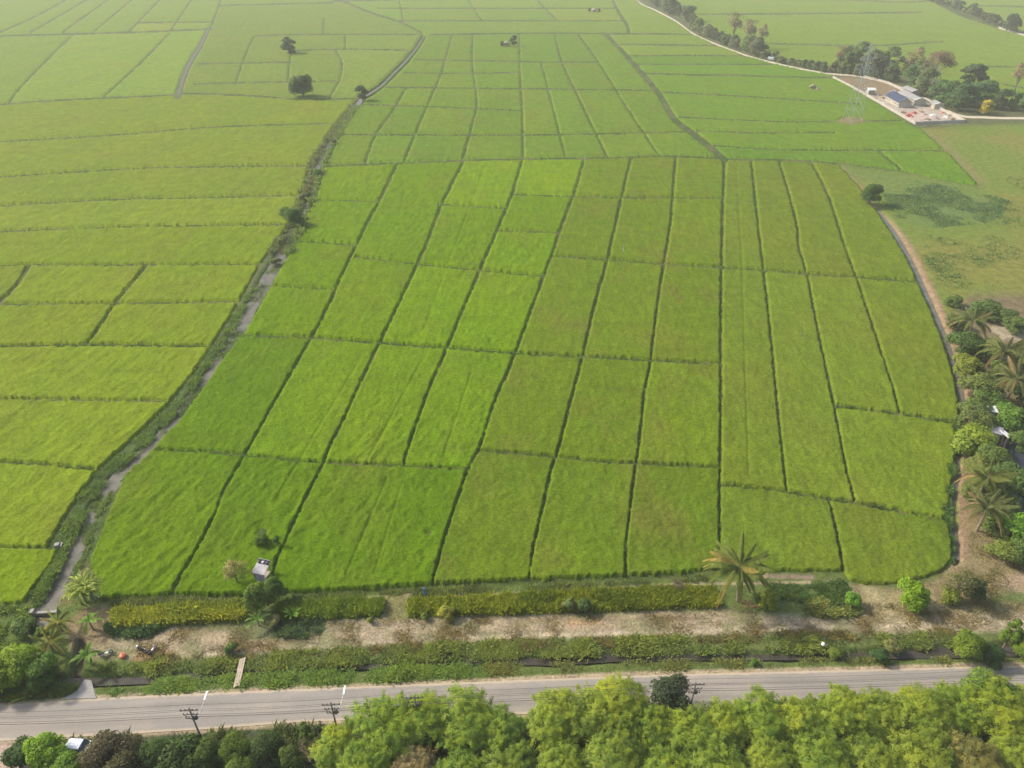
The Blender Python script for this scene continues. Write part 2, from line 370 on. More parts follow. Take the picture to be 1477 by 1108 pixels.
# main lines: (points, width in photo px at survey scale)
LINES = [(V_LINES[k], 3.4) for k in (1, 2, 3, 4, 5, 6)] + [(V_LINES[7], 4.0)] + [(V_LINES[k], 3.2) for k in (8, 9, 10)] + [(V_LINES[11], 4.2)]
LINES += [
    ([(470, 240), (573, 236), (671, 232), (755, 230), (843, 229), (911, 227), (975, 226), (1043, 229), (1084, 231), (1128, 231), (1205, 236), (1300, 248), (1350, 259), (1412, 269)], 3.6),
    ([(740, 281), (827, 284), (898, 286), (972, 286), (1045, 287)], 2.6),
    ([(430, 349), (470, 351), (514, 355)], 2.6),
    ([(797, 370), (877, 376), (959, 382), (1041, 387), (1102, 391), (1165, 396), (1236, 401), (1322, 407)], 3.2),
    ([(352, 485), (450, 489), (549, 496), (644, 503), (744, 511), (841, 516), (939, 521), (1041, 526)], 4.2),
    ([(226, 650), (290, 653), (355, 658), (467, 669), (585, 673), (676, 679)], 4.2),
    ([(693, 652), (740, 655), (797, 660), (860, 667), (917, 670), (1038, 676)], 4.2),
    ([(1204, 587), (1298, 599), (1384, 613)], 4.0),
    ([(1041, 701), (1135, 711), (1195, 722), (1233, 727), (1300, 740), (1366, 752)], 4.6),
    ([(457, 289), (500, 290), (548, 292)], 1.9), ([(634, 296), (680, 298), (729, 301)], 1.9), ([(720, 334), (760, 335), (808, 337)], 1.8), ([(514, 372), (560, 377), (603, 382), (650, 387), (693, 391), (735, 395), (784, 399)], 2.0),
    ([(396, 413), (440, 416), (482, 418)], 1.9),
    # west of the canal
    ([(-160, 790), (0, 791), (86, 793)], 3.6), ([(-160, 664), (0, 668), (68, 672), (137, 679)], 4.4), ([(-160, 576), (0, 577), (118, 578), (240, 580)], 3.4),
    ([(-160, 503), (0, 501), (135, 499), (308, 501)], 4.0), ([(-160, 441), (0, 440), (101, 439), (210, 438), (344, 436)], 3.2),
    ([(-160, 386), (0, 384), (44, 383), (210, 383), (378, 382)], 2.6),
    ([(212, 384), (192, 409), (169, 436), (146, 470), (126, 498)], 4.6), ([(44, 383), (24, 414), (0, 438)], 6.0),
    ([(-160, 342), (0, 335), (169, 328), (300, 326), (414, 325)], 2.6), ([(-160, 309), (0, 298), (152, 289), (288, 286), (436, 282)], 2.8),
    ([(-160, 266), (0, 256), (186, 244), (300, 241), (445, 240)], 2.5), ([(-160, 216), (0, 205), (169, 195), (305, 184), (478, 178)], 1.9),
    ([(-160, 168), (0, 151), (102, 144), (237, 138), (271, 135), (372, 139), (440, 144), (520, 142)], 3.2),
    ([(301, 42, 5), (288, 68, 7), (274, 91, 8), (264, 115, 9), (257, 138, 10)], 0),
    ([(-160, 57), (0, 52), (186, 47), (305, 42)], 3.0), ([(303, 42), (310, 24), (318, 0), (322, -20)], 2.8),
    ([(105, 51), (74, 81), (34, 122), (14, 148)], 2.2), ([(245, 48), (203, 91), (150, 140)], 2.4),
    ([(0, 47), (51, 24), (95, 0)], 1.6), ([(44, 47), (91, 20), (129, -3)], 1.8), ([(91, 46), (129, 19), (160, -3)], 1.6), ([(135, 46), (190, 0)], 1.7),
    ([(186, 46), (230, 0), (246, -20)], 2.0), ([(247, 43), (276, 0), (288, -20)], 2.0),
    ([(366, 54), (352, 85), (340, 122)], 2.6), ([(420, 78), (417, 95), (415, 118)], 2.4), ([(484, 73), (493, 88), (491, 112), (476, 142)], 2.6),
    ([(467, 27), (466, 49)], 2.2), ([(498, 51), (498, 71)], 2.0), ([(281, 121), (380, 119), (484, 117)], 1.8), ([(288, 92), (420, 90)], 1.5), ([(425, 73), (500, 71), (598, 73)], 1.7),
    ([(369, 52), (440, 50), (608, 50)], 1.8),
    # north block between the canal and the diagonal ditch
    ([(613, 50), (700, 49), (800, 48), (905, 49)], 2.4),
    ([(652, 51), (637, 105), (617, 152), (600, 193), (583, 234)], 2.5), ([(682, 49), (681, 91), (688, 146), (681, 183), (667, 233)], 2.4),
    ([(749, 51), (750, 102), (754, 169), (755, 230)], 2.5), ([(781, 90), (796, 149), (815, 223)], 2.2), ([(801, 51), (810, 88), (840, 152), (877, 228)], 2.4),
    ([(835, 51), (864, 91), (900, 149), (928, 191), (952, 226)], 2.3), ([(586, 127), (566, 162), (542, 196), (527, 236)], 2.3),
    ([(874, 50, 4), (896, 72, 5), (921, 100, 6), (952, 137, 7), (972, 171, 8), (996, 190, 8), (1019, 208, 8), (1046, 231, 9)], 0),
    ([(599, 86), (650, 87), (749, 89)], 1.5), ([(583, 105), (660, 106), (751, 105)], 1.5), ([(545, 126), (640, 127), (752, 128), (820, 129), (900, 130), (945, 131)], 1.9),
    ([(525, 151), (617, 154), (691, 157), (753, 160)], 1.8), ([(492, 194), (600, 195), (755, 195), (875, 193), (998, 190)], 2.0), ([(750, 89), (805, 90), (862, 90)], 1.5),
    # north-east
    ([(931, 106), (1000, 108), (1067, 109), (1121, 111), (1205, 112)], 3.0), ([(918, 93), (1020, 93), (1115, 93)], 2.0), ([(907, 81), (990, 80), (1078, 81)], 1.5),
    ([(896, 64), (960, 65), (1036, 66)], 1.8), ([(874, 49), (940, 49), (1002, 50)], 1.8), ([(879, -10, 3), (893, 19, 4), (904, 35, 4), (907, 48, 3)], 0),
    ([(955, 133), (1050, 138), (1150, 144), (1240, 150)], 2.0), ([(980, 169), (1060, 173), (1150, 176), (1300, 174)], 1.8), ([(1006, 189), (1100, 192), (1205, 191)], 1.6),
    ([(1028, 210), (1100, 215), (1180, 217), (1266, 217), (1368, 218)], 2.2), ([(1266, 217), (1304, 248)], 1.8),
    # top middle
    ([(480, -4), (540, 20), (580, 33), (613, 50)], 3.4), ([(575, 30), (700, 30), (899, 30)], 1.6), ([(576, 3), (581, 29)], 1.6), ([(676, 2), (694, 29)], 1.6), ([(776, 2), (803, 29)], 1.5),
    ([(545, 12), (700, 12), (888, 12)], 1.4), ([(480, 2), (620, -1), (880, -2)], 1.6), ([(196, 33), (306, 32)], 1.4), ([(318, 8), (480, 4)], 1.4),
    # east of the tree belt
    ([(985, 21), (1150, 20), (1330, 18)], 1.6), ([(1075, 62), (1250, 66), (1360, 60)], 1.6), ([(1413, 96), (1520, 97), (1640, 95)], 1.8), ([(1421, 115), (1470, 126), (1560, 140)], 1.8),
    ([(1330, -10, 8), (1380, 16, 9), (1420, 30, 9), (1450, 40, 8), (1490, 52, 6), (1640, 100, 5)], 0), ([(1400, 8), (1640, 14)], 1.6), ([(1180, -2), (1290, 3), (1340, 2)], 1.4),
]
FAINT = [
    ([(0, 225), (118, 222), (237, 213), (465, 206)], 0.9), ([(0, 127), (150, 124), (262, 121)], 0.8), ([(0, 98), (130, 96), (270, 92)], 0.8),
    ([(0, 183), (200, 172), (490, 160)], 0.7), ([(0, 275), (180, 268), (420, 262)], 0.7), ([(0, 312), (220, 306), (420, 300)], 0.6), ([(0, 356), (200, 352), (390, 350)], 0.6),
    ([(930, 119), (1080, 122), (1200, 126)], 0.8), ([(965, 151), (1090, 155), (1200, 160)], 0.8), ([(1000, 202), (1150, 204), (1330, 200)], 0.6), ([(150, 72), (280, 68)], 0.7),
    ([(300, 106), (420, 104)], 0.6), ([(620, 65), (750, 67)], 0.8), ([(760, 70), (870, 71)], 0.7), ([(900, 160), (960, 162)], 0.7), ([(1060, 40), (1300, 44)], 0.8), ([(1140, 85), (1340, 84)], 0.7),
    ([(330, 60), (358, 30)], 0.6), ([(20, 540), (270, 541)], 0.3), ([(1062, 240), (1070, 380), (1074, 520), (1080, 690)], 0.3), ([(520, 520), (400, 720)], 0.3), ([(610, 520), (530, 668)], 0.35),
    ([(700, 240), (640, 400), (610, 480)], 0.3), ([(680, 540), (640, 660)], 0.35), ([(560, 690), (500, 830)], 0.35), ([(580, 700), (540, 830)], 0.3),
]

# ------------------------------------------------------------------ the ground sheet
gx = np.arange(-170, 1648, 2.6)
gy = np.concatenate([np.arange(-62, 826, 3.0), np.arange(826, 1200, 1.9)])
G = Field(gx, gy)
WX, WY, WT = to_world(G.X, G.Y)
wob = 5 * (fbm(WX * 0.5, WY * 0.5, 3, 3) - 0.5) * np.clip(WT / 120, 0.3, 1.2)     # ragged zone edges
wob2 = 9 * (fbm(WX * 0.16, WY * 0.16, 3, 9) - 0.5)
cover = np.empty(G.X.shape + (3,)); cover[:] = (0.050, 0.075, 0.016)
bm = np.clip((fbm(WX * 0.16, WY * 0.16, 4, 71) - 0.48) * 6, 0, 1)[..., None]; cover[:] = cover * (1 - .6 * bm) + np.array((0.15, 0.125, 0.055)) * .6 * bm
n_far = fbm(WX * 0.02, WY * 0.02, 3, 21)[..., None]
def paint(poly, col, feather=4.0, amount=1.0, wobk=1.0):
    D = G.new(); G.poly(D, poly, 30)
    a = np.clip(0.5 - (D + (wob + wob2) * wobk) / (2 * feather), 0, 1)[..., None] * amount
    cover[:] = cover * (1 - a) + np.array(col) * a
def paint_line(pts, col, w, feather=2.0, amount=1.0, wobk=0.5):
    D = G.new(); G.line(D, pts, w, 20)
    a = np.clip(0.5 - (D + wob * wobk) / (2 * feather), 0, 1)[..., None] * amount
    cover[:] = cover * (1 - a) + np.array(col) * a
GRASS, STRAW, SOIL, PATH = (0.090, 0.118, 0.028), (0.290, 0.232, 0.145), (0.26, 0.185, 0.12), (0.41, 0.335, 0.22)
paint(MEADOW, (0.125, 0.165, 0.024), 3, 1, 0.3)
# olive and reddish patches of the pasture
mp = np.clip((fbm(WX * 0.035, WY * 0.02, 4, 33) - 0.46) * 5, 0, 1)[..., None] * inpoly(G.X, G.Y, MEADOW)[..., None] * (G.Y < 470)[..., None]
cover[:] = cover * (1 - 0.65 * mp) + np.array((0.180, 0.155, 0.036)) * 0.65 * mp
paint([(1285, 275), (1340, 266), (1395, 276), (1440, 296), (1430, 316), (1350, 324), (1300, 316)], (0.088, 0.140, 0.045), 14, 0.75)
paint([(1215, 246), (1290, 252), (1330, 262), (1280, 266), (1235, 258)], (0.095, 0.145, 0.042), 8, 0.6)
paint([(1335, 190), (1345, 188), (1424, 262), (1412, 268)], (0.19, 0.155, 0.06), 6, 0.8, 0.2)
paint(FORE, GRASS, 3, 1, 0.2)
paint([(1375, 440), (1400, 425), (1640, 425), (1640, 780), (1384, 780), (1390, 600)], (0.15, 0.115, 0.06), 8)
paint([(1425, 470), (1450, 462), (1640, 470), (1640, 490), (1440, 490)], (0.31, 0.25, 0.17), 4)
paint([(1226, 846), (1300, 852), (1360, 832), (1383, 800), (1386, 640), (1398, 640), (1412, 755), (1640, 750), (1640, 893), (1240, 889)], (0.20, 0.155, 0.075), 5)
paint([(1410, 838), (1480, 826), (1640, 826), (1640, 862), (1430, 862)], (0.28, 0.20, 0.125), 4)
paint([(1425, 855), (1640, 858), (1640, 868), (1425, 870)], (0.10, 0.13, 0.04), 3)
paint([(95, 918), (150, 908), (230, 905), (350, 903), (400, 905), (470, 892), (560, 896), (600, 890), (700, 887), (830, 886), (1030, 879), (1090, 884), (1160, 889), (1240, 876),
       (1300, 880), (1400, 880), (1640, 890), (1640, 908), (1350, 915), (1200, 915), (1000, 918), (800, 922), (600, 930), (450, 940), (350, 946), (200, 952), (110, 950)], STRAW, 5)
paint([(180, 915), (330, 908), (330, 930), (190, 932)], (0.31, 0.235, 0.145), 5, 0.8)
paint([(330, 912), (350, 925), (420, 925), (440, 905), (400, 895), (340, 900)], (0.10, 0.115, 0.045), 6, 0.85)
paint([(325, 930), (420, 920), (420, 932), (330, 942)], (0.28, 0.17, 0.095), 4, 0.5)
paint([(200, 940), (280, 942), (270, 958), (190, 955)], (0.30, 0.17, 0.085), 5, 0.8)
paint([(640, 888), (830, 887), (1000, 880), (1000, 905), (830, 908), (640, 912)], (0.29, 0.22, 0.13), 6, 0.55)
paint([(820, 893), (870, 890), (870, 902), (820, 905)], (0.36, 0.21, 0.11), 5, 0.6)
paint_line([(230, 946), (330, 943), (430, 936), (600, 924), (740, 919), (870, 915), (1050, 909), (1240, 904), (1400, 899), (1640, 895)], PATH, 5, 2.5, 0.9)
paint_line([(470, 918), (600, 912), (760, 906), (900, 903)], (0.38, 0.28, 0.17), 3, 2.5, 0.6)
paint([(555, 852), (592, 850), (590, 892), (550, 896)], (0.20, 0.17, 0.07), 4, 0.9)
paint_line([(556, 860), (549, 880), (560, 900)], (0.36, 0.28, 0.16), 5, 2, 0.8); paint_line([(590, 858), (592, 880), (585, 905)], (0.33, 0.25, 0.15), 4, 2, 0.7)
paint([(440, 866), (548, 862), (548, 868), (440, 871)], (0.36, 0.28, 0.16), 2, 0.7)
paint_line([(150, 868), (250, 864), (345, 862)], (0.13, 0.115, 0.05), 5, 3, 0.7)
paint_line([(612, 861), (720, 857), (860, 849), (985, 843), (1080, 842), (1168, 840)], (0.36, 0.27, 0.17), 3, 1.5, 0.9)
paint_line([(1098, 831), (1172, 833)], (0.22, 0.16, 0.11), 6, 2, 0.9)
paint([(1190, 838), (1230, 845), (1320, 850), (1400, 880), (1240, 905), (1225, 860)], (0.25, 0.20, 0.10), 6, 0.9)
sg = np.clip((fbm(WX * 0.22, WY * 0.3, 4, 51) - 0.5) * 5, 0, 1)[..., None] * inpoly(G.X, G.Y, [(100, 870), (1640, 835), (1640, 915), (1000, 922), (300, 955), (100, 960)])[..., None]
cover[:] = cover * (1 - 0.6 * sg) + np.array((0.115, 0.125, 0.040)) * 0.6 * sg
paint_line([(1250, 852), (1290, 880), (1320, 900)], (0.34, 0.28, 0.15), 14, 8, 0.6)
paint([(120, 880), (170, 872), (185, 905), (150, 930), (100, 935), (95, 900)], (0.22, 0.155, 0.085), 6, 0.9)
paint([(80, 1012), (93, 1006), (111, 998), (121, 980), (133, 984), (139, 1004), (139, 1012)], (0.28, 0.23, 0.18), 2, 1)
# bank of the right-hand channel and of the left canal
paint_line([(1213, 243, 4), (1240, 272, 5), (1262, 300, 6), (1299, 338, 8), (1319, 370, 9), (1337, 408, 11), (1358, 452, 13), (1378, 500, 13), (1392, 545, 14), (1400, 600, 12), (1394, 660, 12), (1389, 720, 13), (1390, 800, 12)], (0.25, 0.165, 0.10), 0, 3, 0.95)
paint(BANK_L[7:] + BANK_R[:-1], (0.065, 0.095, 0.024), 2, 1, 0.2)
paint_line([(420, 352, 14), (437, 312, 14), (450, 271, 13), (457, 240, 14), (478, 200, 12), (505, 163, 9)], (0.085, 0.098, 0.038), 0, 3, 0.8)
paint_line([(394, 358), (372, 389), (342, 443), (311, 494)], (0.15, 0.13, 0.06), 5, 3, 0.7)
paint_line([(301, 42, 5), (288, 68, 7), (274, 91, 8), (264, 115, 9), (257, 138, 10)], (0.105, 0.11, 0.06), 0, 2, 0.9)
# tree belt, compound yard, road verges
paint(BELT, (0.09, 0.095, 0.04), 4, 1, 0.3)
paint([(1201, 112), (1246, 111), (1283, 121), (1301, 130), (1290, 140), (1262, 143), (1240, 132)], (0.20, 0.145, 0.085), 2, 1, 0.1)
paint([(1240, 131), (1262, 141), (1295, 134), (1342, 150), (1392, 177), (1320, 180)], (0.36, 0.30, 0.235), 2, 1, 0.3)
paint([(1300, 166), (1335, 158), (1350, 170), (1320, 178)], (0.45, 0.33, 0.27), 2, 0.8, 0.2)
paint([(1208, 168), (1228, 166), (1250, 170), (1256, 178), (1228, 183), (1202, 178)], (0.21, 0.17, 0.07), 3, 0.8, 0.2)
paint([(-170, 1040), (760, 1040), (1640, 1000), (1640, 1200), (-170, 1200)], (0.065, 0.075, 0.032), 3, 1, 0.2)
paint([(-170, 1066), (0, 1071), (100, 1058), (105, 1078), (50, 1098), (44, 1200), (-170, 1200)], (0.37, 0.27, 0.205), 4)
paint_line([(-170, 1025), (0, 1018), (100, 1010), (166, 1006), (370, 997), (670, 984), (970, 972), (1240, 966), (1477, 959), (1640, 955)], (0.38, 0.29, 0.185), 9, 2, 0.9)
paint_line([(-170, 1082), (0, 1070), (300, 1053), (430, 1043), (480, 1041), (800, 1030), (1107, 1018), (1200, 1014), (1370, 1007), (1640, 996)], (0.34, 0.26, 0.165), 9, 2, 0.8)
DITCH = [(-60, 985, 9), (60, 984, 8), (115, 982, 10), (160, 981, 8), (230, 978, 8), (310, 973, 12), (350, 970, 10), (430, 966, 5), (520, 960, 5), (700, 953, 5), (800, 952, 9), (890, 947, 8), (1000, 946, 6), (1130, 946, 6),
         (1240, 944, 7), (1360, 939, 13), (1440, 938, 12), (1640, 930, 9)]
paint([(145, 960), (430, 940), (800, 923), (1380, 914), (1640, 908), (1640, 930), (1240, 941), (800, 948), (430, 964), (160, 978)], (0.105, 0.125, 0.036), 4, .8)
paint_line(DITCH, (0.09, 0.075, 0.045), 0, 3, 0.9)
paint_line([(116, 928), (112, 955), (108, 975)], (0.055, 0.045, 0.03), 14, 3, 0.9)
# heights
Z = 0.10 * (fbm(WX * 0.25, WY * 0.25, 3, 5) - 0.5) + 0.05
Z = Z + np.where(inpoly(G.X, G.Y, FORE), 0.10 * (fbm(WX * 1.1, WY * 1.1, 2, 6) - 0.5), 0)
D = G.new(); G.line(D, CANAL, 0); D = D + wob * 0.8 + 3.0 * (vnoise(WX * .45, WY * .45, 61) - .5) + 1.5 * (vnoise(WX * 1.3, WY * 1.3, 62) - .5) - 0.6; Z = Z - 0.95 * np.clip(1 - (D - 0.5) / 5, 0, 1)
D = G.new(); G.line(D, CANAL_E, 0); D = D + wob * 0.5; Z = Z - 0.9 * np.clip(1 - (D - 0.5) / 3.5, 0, 1)
D = G.new(); G.line(D, DITCH, 0); D = D + wob * 1.0; Z = Z - 0.85 * np.clip(1 - (D - 0.5) / 7, 0, 1)
D = G.new(); G.line(D, [(116, 928), (112, 955), (108, 975)], 10); Z = Z - 0.9 * np.clip(1 - (D - 0.5) / 4, 0, 1)
D = G.new(); G.line(D, [(150, 866), (300, 861), (420, 859), (548, 853), (620, 848), (760, 843), (970, 834), (1100, 830)], 5); Z = Z - 0.35 * np.clip(1 - D / 4, 0, 1)
ROAD_U = [(-170, 1026), (0, 1018), (100, 1010), (166, 1006), (370, 997), (670, 984.5), (970, 973), (1240, 966.5), (1477, 960), (1648, 956)]
ROAD_D = [(-170, 1081), (0, 1069), (150, 1061), (300, 1052), (430, 1042), (480, 1040), (800, 1029), (1107, 1017), (1200, 1014), (1370, 1006), (1648, 996)]
RP = ROAD_U + ROAD_D[::-1]
D = G.new(); G.poly(D, RP, 12); rd = np.clip(0.5 - D / 4, 0, 1); Z = Z * (1 - rd) + (-0.06) * rd
POND = [(1452, 640), (1477, 636), (1640, 640), (1640, 740), (1470, 735), (1464, 700), (1452, 670)]
D = G.new(); G.poly(D, POND, 12); Z = Z - 0.7 * np.clip(0.5 - D / 5, 0, 1)
nj, ni = G.X.shape
idx = np.arange(nj * ni).reshape(nj, ni)
F4 = np.stack([idx[1:, :-1], idx[1:, 1:], idx[:-1, 1:], idx[:-1, :-1]], -1).reshape(-1, 4)
V = np.stack([WX, WY, Z], -1).reshape(-1, 3); col = cover.reshape(-1, 3)
# skirt to the horizon and round the sides, same sheet
def border(i): return V[i]
rim = np.concatenate([idx[0, :], idx[1:, -1], idx[-1, -2::-1], idx[-2:0, 0]])
ctr = np.array([0, 900.0]); RV = V[rim].copy()
dirs = RV[:, :2] - ctr; RV[:, :2] = ctr + dirs / np.linalg.norm(dirs, axis=1)[:, None] * 9000; RV[:, 2] = 0
nb = len(V); V = np.concatenate([V, RV]); col = np.concatenate([col, np.tile((0.08, 0.12, 0.035), (len(RV), 1))])
k = np.arange(len(rim)); k2 = (k + 1) % len(rim)
F4 = np.concatenate([F4, np.stack([rim[k], rim[k2], nb + k2, nb + k], -1)])
me = np_mesh('ground', V, F4, True, colors={'cover': col})
tag(link('ground', me, M['ground']), 'grassy banks, dikes and dry bare ground between the rice fields and the road', kind='structure')

# ------------------------------------------------------------------ rice: each plot its own mesh, canopy about 0.8 m above the dikes
rx = np.arange(-150, 1630, 1.8); ry = np.arange(-40, 880, 1.8)
R = Field(rx, ry); RX, RY, RT = to_world(R.X, R.Y)
D = R.new()
for pts, w in LINES: R.line(D, pts, max(w * 0.66, min(w, 1.75)))
R.poly(D, BANK_L[7:] + BANK_R); R.poly(D, [(-170, 874)] + BANK_L[1:8] + [(142, 845), (146, 864), (60, 890), (-170, 900)])
R.poly(D, [(1214, 170), (1228, 168), (1244, 171), (1250, 176), (1228, 181), (1206, 176)]); R.poly(D, MEADOW); R.poly(D, FORE); R.poly(D, BELT)
DF = R.new(); faint = np.ones(R.X.shape)
for pts, a in FAINT:
    T = R.new(); R.line(T, pts, 0.6); faint *= 1 - np.minimum(0.8, 0.85 * a) * np.exp(-(np.clip(T, 0, 9) / 1.2) ** 2)
jag = 1.7 * (vnoise(RX * 0.9, RY * 0.9, 2) - 0.5) + 2.6 * (vnoise(RX * 2.6, RY * 2.6, 4) - 0.5)
DJ = D + jag * np.clip(230 / RT, 0.25, 1.0)
# amplitude of the wind-laid surface: strong in the bright block by the canal, smooth to the east
def xof(line, y):
    P = smooth(line); o = np.argsort(P[:, 1]); return np.interp(y, P[o, 1], P[o, 0])
v4 = xof(V_LINES[4], R.Y); bw = xof([(p[0], p[1]) for p in CANAL], R.Y)
south = R.Y > 228
bright = south & (R.X > bw) & (R.X < v4); west = (R.X < bw)
east = south & (R.X >= v4)
ca, sa = cos(0.33), sin(0.33)
U1 = RX * ca - RY * sa; U2 = RX * sa + RY * ca
rot1 = fbm(U1 * 0.75 + 1.5 * vnoise(RX * .1, RY * .1, 3), U2 * 0.17, 3, 11) - 0.5
rot2 = fbm(U1 * 0.45, U2 * 0.75, 3, 14) - 0.5
rot3 = fbm(RX * 1.1, RY * 1.1, 3, 17) - 0.5
lay = np.clip((vnoise(RX * 0.045, RY * 0.045, 8) - 0.25) * 2, 0.25, 1)
far_k = np.clip(1.6 - RT / 500, 0.3, 1)
relief = np.where(bright, (0.46 * rot1 + 0.34 * rot2) * lay + 0.38 * rot3, np.where(west, 0.30 * rot1 + 0.25 * rot2 + 0.28 * rot3, 0.12 * rot1 + 0.30 * rot3)) * far_k
# combed hollow and gaps that the photo shows in the bright plots
for hx, hy, r, dep in ((437, 772, 11, 0.45), (450, 748, 8, 0.4), (618, 770, 7, 0.5), (611, 800, 7, 0.5), (612, 742, 12, 0.3), (600, 483, 13, 0.22), (708, 492, 5, 0.35), (535, 832, 4, 0.4), (380, 770, 26, 0.35), (395, 790, 18, 0.35)):
    rr = np.hypot(R.X - hx, (R.Y - hy) * 1.3) / r; relief -= dep * np.exp(-rr ** 2 * 1.5) * (0.6 + 0.8 * vnoise(RX, RY, 5))
s01 = np.clip(DJ / 1.25, 0, 1); s01 = s01 * s01 * (3 - 2 * s01)
edge_up = 0.0 * D           # plants at the rim stand a little higher
HZ = np.where(DJ > -0.2, s01 * (np.clip(0.60 - (RT - 300) / 1500, 0.38, 0.60) + relief + edge_up) * faint, -0.12) - 0.04
cell = 0.25 * (DJ[:-1, :-1] + DJ[1:, :-1] + DJ[:-1, 1:] + DJ[1:, 1:]); cellD = 0.25 * (D[:-1, :-1] + D[1:, :-1] + D[:-1, 1:] + D[1:, 1:])
mask = cellD > 0.35
lab = np.zeros(mask.shape, int); parent = [0]
def find(a):
    while parent[a] != a: parent[a] = parent[parent[a]]; a = parent[a]
    return a
prev = []
for j in range(mask.shape[0]):
    row = mask[j]; d = np.diff(np.concatenate([[0], row.astype(int), [0]])); st = np.where(d == 1)[0]; en = np.where(d == -1)[0]
    cur = []; pi_ = 0
    for a, e in zip(st, en):
        got = 0
        while pi_ < len(prev) and prev[pi_][1] <= a: pi_ += 1
        q = pi_
        while q < len(prev) and prev[q][0] < e:
            r = find(prev[q][2])
            if not got: got = r
            elif r != got: parent[r] = got
            q += 1
        if not got: parent.append(len(parent)); got = len(parent) - 1
        lab[j, a:e] = got; cur.append((a, e, got))
    prev = cur
par = np.array([find(i) for i in range(len(parent))]); lab = par[lab]
for it in range(3):                                          # hand the rim cells to their plot
    for ax, sh in ((0, 1), (0, -1), (1, 1), (1, -1)):
        r = np.roll(lab, sh, ax)
        if ax == 0: r[0 if sh == 1 else -1, :] = 0
        else: r[:, 0 if sh == 1 else -1] = 0
        lab = np.where((lab == 0) & (cell > -1.0), r, lab)
mj, mi = R.X.shape
RV = np.stack([RX, RY, HZ], -1).reshape(-1, 3); rid = np.arange(mj * mi).reshape(mj, mi)
RF = np.stack([rid[1:, :-1], rid[1:, 1:], rid[:-1, 1:], rid[:-1, :-1]], -1)
flat = lab.ravel(); order = np.argsort(flat, kind='stable'); us, starts = np.unique(flat[order], return_index=True)
ends = np.append(starts[1:], len(order)); RFf = RF.reshape(-1, 4)
XC, YC = R.X[:-1, :-1].ravel(), R.Y[:-1, :-1].ravel()
ORD = ['first', 'second', 'third', 'fourth', 'fifth', 'sixth', 'seventh', 'eighth', 'ninth', 'tenth', 'eleventh', 'twelfth', 'thirteenth', 'fourteenth']
vx = {k: smooth(v) for k, v in V_LINES.items()}
plots = []
for u, a, e in zip(us, starts, ends):
    if u == 0 or e - a < 18: continue
    cells = order[a:e]; cx, cy = XC[cells].mean(), YC[cells].mean()
    plots.append((u, cells, cx, cy))
def col_of(cx, cy):
    c = 0
    for k_ in (1, 2, 3, 4, 5, 6, 7, 8, 9, 10):
        P = vx[k_]
        lo = P[:, 1].max()
        if k_ in (3, 8, 9, 10) and cy > lo + 4: continue
        if cx > xof(V_LINES[k_], cy): c = k_
    return c
info = []
for u, cells, cx, cy in plots:
    if cy > 226 and cx > float(xof([p[:2] for p in CANAL], cy)) and cx < 1400 and not (cx > 1205 and cy < 268) and inpoly(np.array([cx]), np.array([cy]), BANK_R[8:] + EDGE_S + EDGE_E + [(1043, 229), (755, 230)])[0]:
        c = col_of(cx, cy); reg = 'bright' if c <= 3 else 'olive' if c <= 6 else 'east'
    elif cx < float(xof([p[:2] for p in CANAL], cy)) and cy > 138: c, reg = 0, 'west'
    elif cy <= 138 and cx < 300: c, reg = 0, 'northwest'
    elif cy <= 145 and cx < float(xof([p[:2] for p in CANAL], max(cy, 52))) and cy > 35: c, reg = 0, 'ditchside'
    elif cy > 48 and cx < float(xof([(874, 50), (921, 100), (972, 171), (1046, 231)], cy)): c, reg = 0, 'north'
    elif cy <= 48 and cx < 905: c, reg = 0, 'top'
    elif cy > 40 and inpoly(np.array([cx]), np.array([cy]), [(870, 40), (905, -20), (945, 15), (1030, 63), (1115, 91), (1201, 112), (1325, 184), (1420, 270), (1046, 240)])[0]: c, reg = 0, 'northeast'
    elif cx < 960 and cy <= 50: c, reg = 0, 'northeast'
    else: c, reg = 0, 'beyond'
    info.append([u, cells, cx, cy, c, reg, 0])
for c in range(11):                                          # rows of the near block, counted from the road
    L = sorted([q for q in info if q[5] in ('bright', 'olive', 'east') and q[4] == c], key=lambda q: -q[3])
    for r, q in enumerate(L): q[6] = r
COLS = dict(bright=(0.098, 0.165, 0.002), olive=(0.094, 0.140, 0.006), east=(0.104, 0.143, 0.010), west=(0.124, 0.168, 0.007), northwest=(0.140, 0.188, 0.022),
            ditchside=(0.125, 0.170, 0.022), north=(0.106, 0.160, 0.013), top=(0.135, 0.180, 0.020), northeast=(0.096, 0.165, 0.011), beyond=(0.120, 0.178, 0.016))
TXT = dict(bright='bright green rice plot', olive='reddish-tinged green rice plot', east='smooth olive-green rice plot')
wl = sorted([q for q in info if q[5] == 'west'], key=lambda q: -q[3])
for r, q in enumerate(wl): q[6] = r
nl = sorted([q for q in info if q[5] == 'north'], key=lambda q: -q[3])
NV = [[(586, 127), (566, 162), (542, 196), (527, 236)], [(652, 51), (637, 105), (617, 152), (600, 193), (583, 234)], [(682, 49), (681, 91), (688, 146), (681, 183), (667, 233)], [(749, 51), (750, 102), (754, 169), (755, 230)], [(781, 90), (796, 149), (815, 223)], [(801, 51), (810, 88), (840, 152), (877, 228)], [(835, 51), (864, 91), (900, 149), (928, 191), (952, 226)]]
for q in nl: q[4] = sum(1 for L in NV if q[2] > float(xof(L, q[3])) and q[3] > L[0][1] - 6)
for c in range(8):
    for r, q in enumerate(sorted([q for q in nl if q[4] == c], key=lambda q: -q[3])): q[6] = r
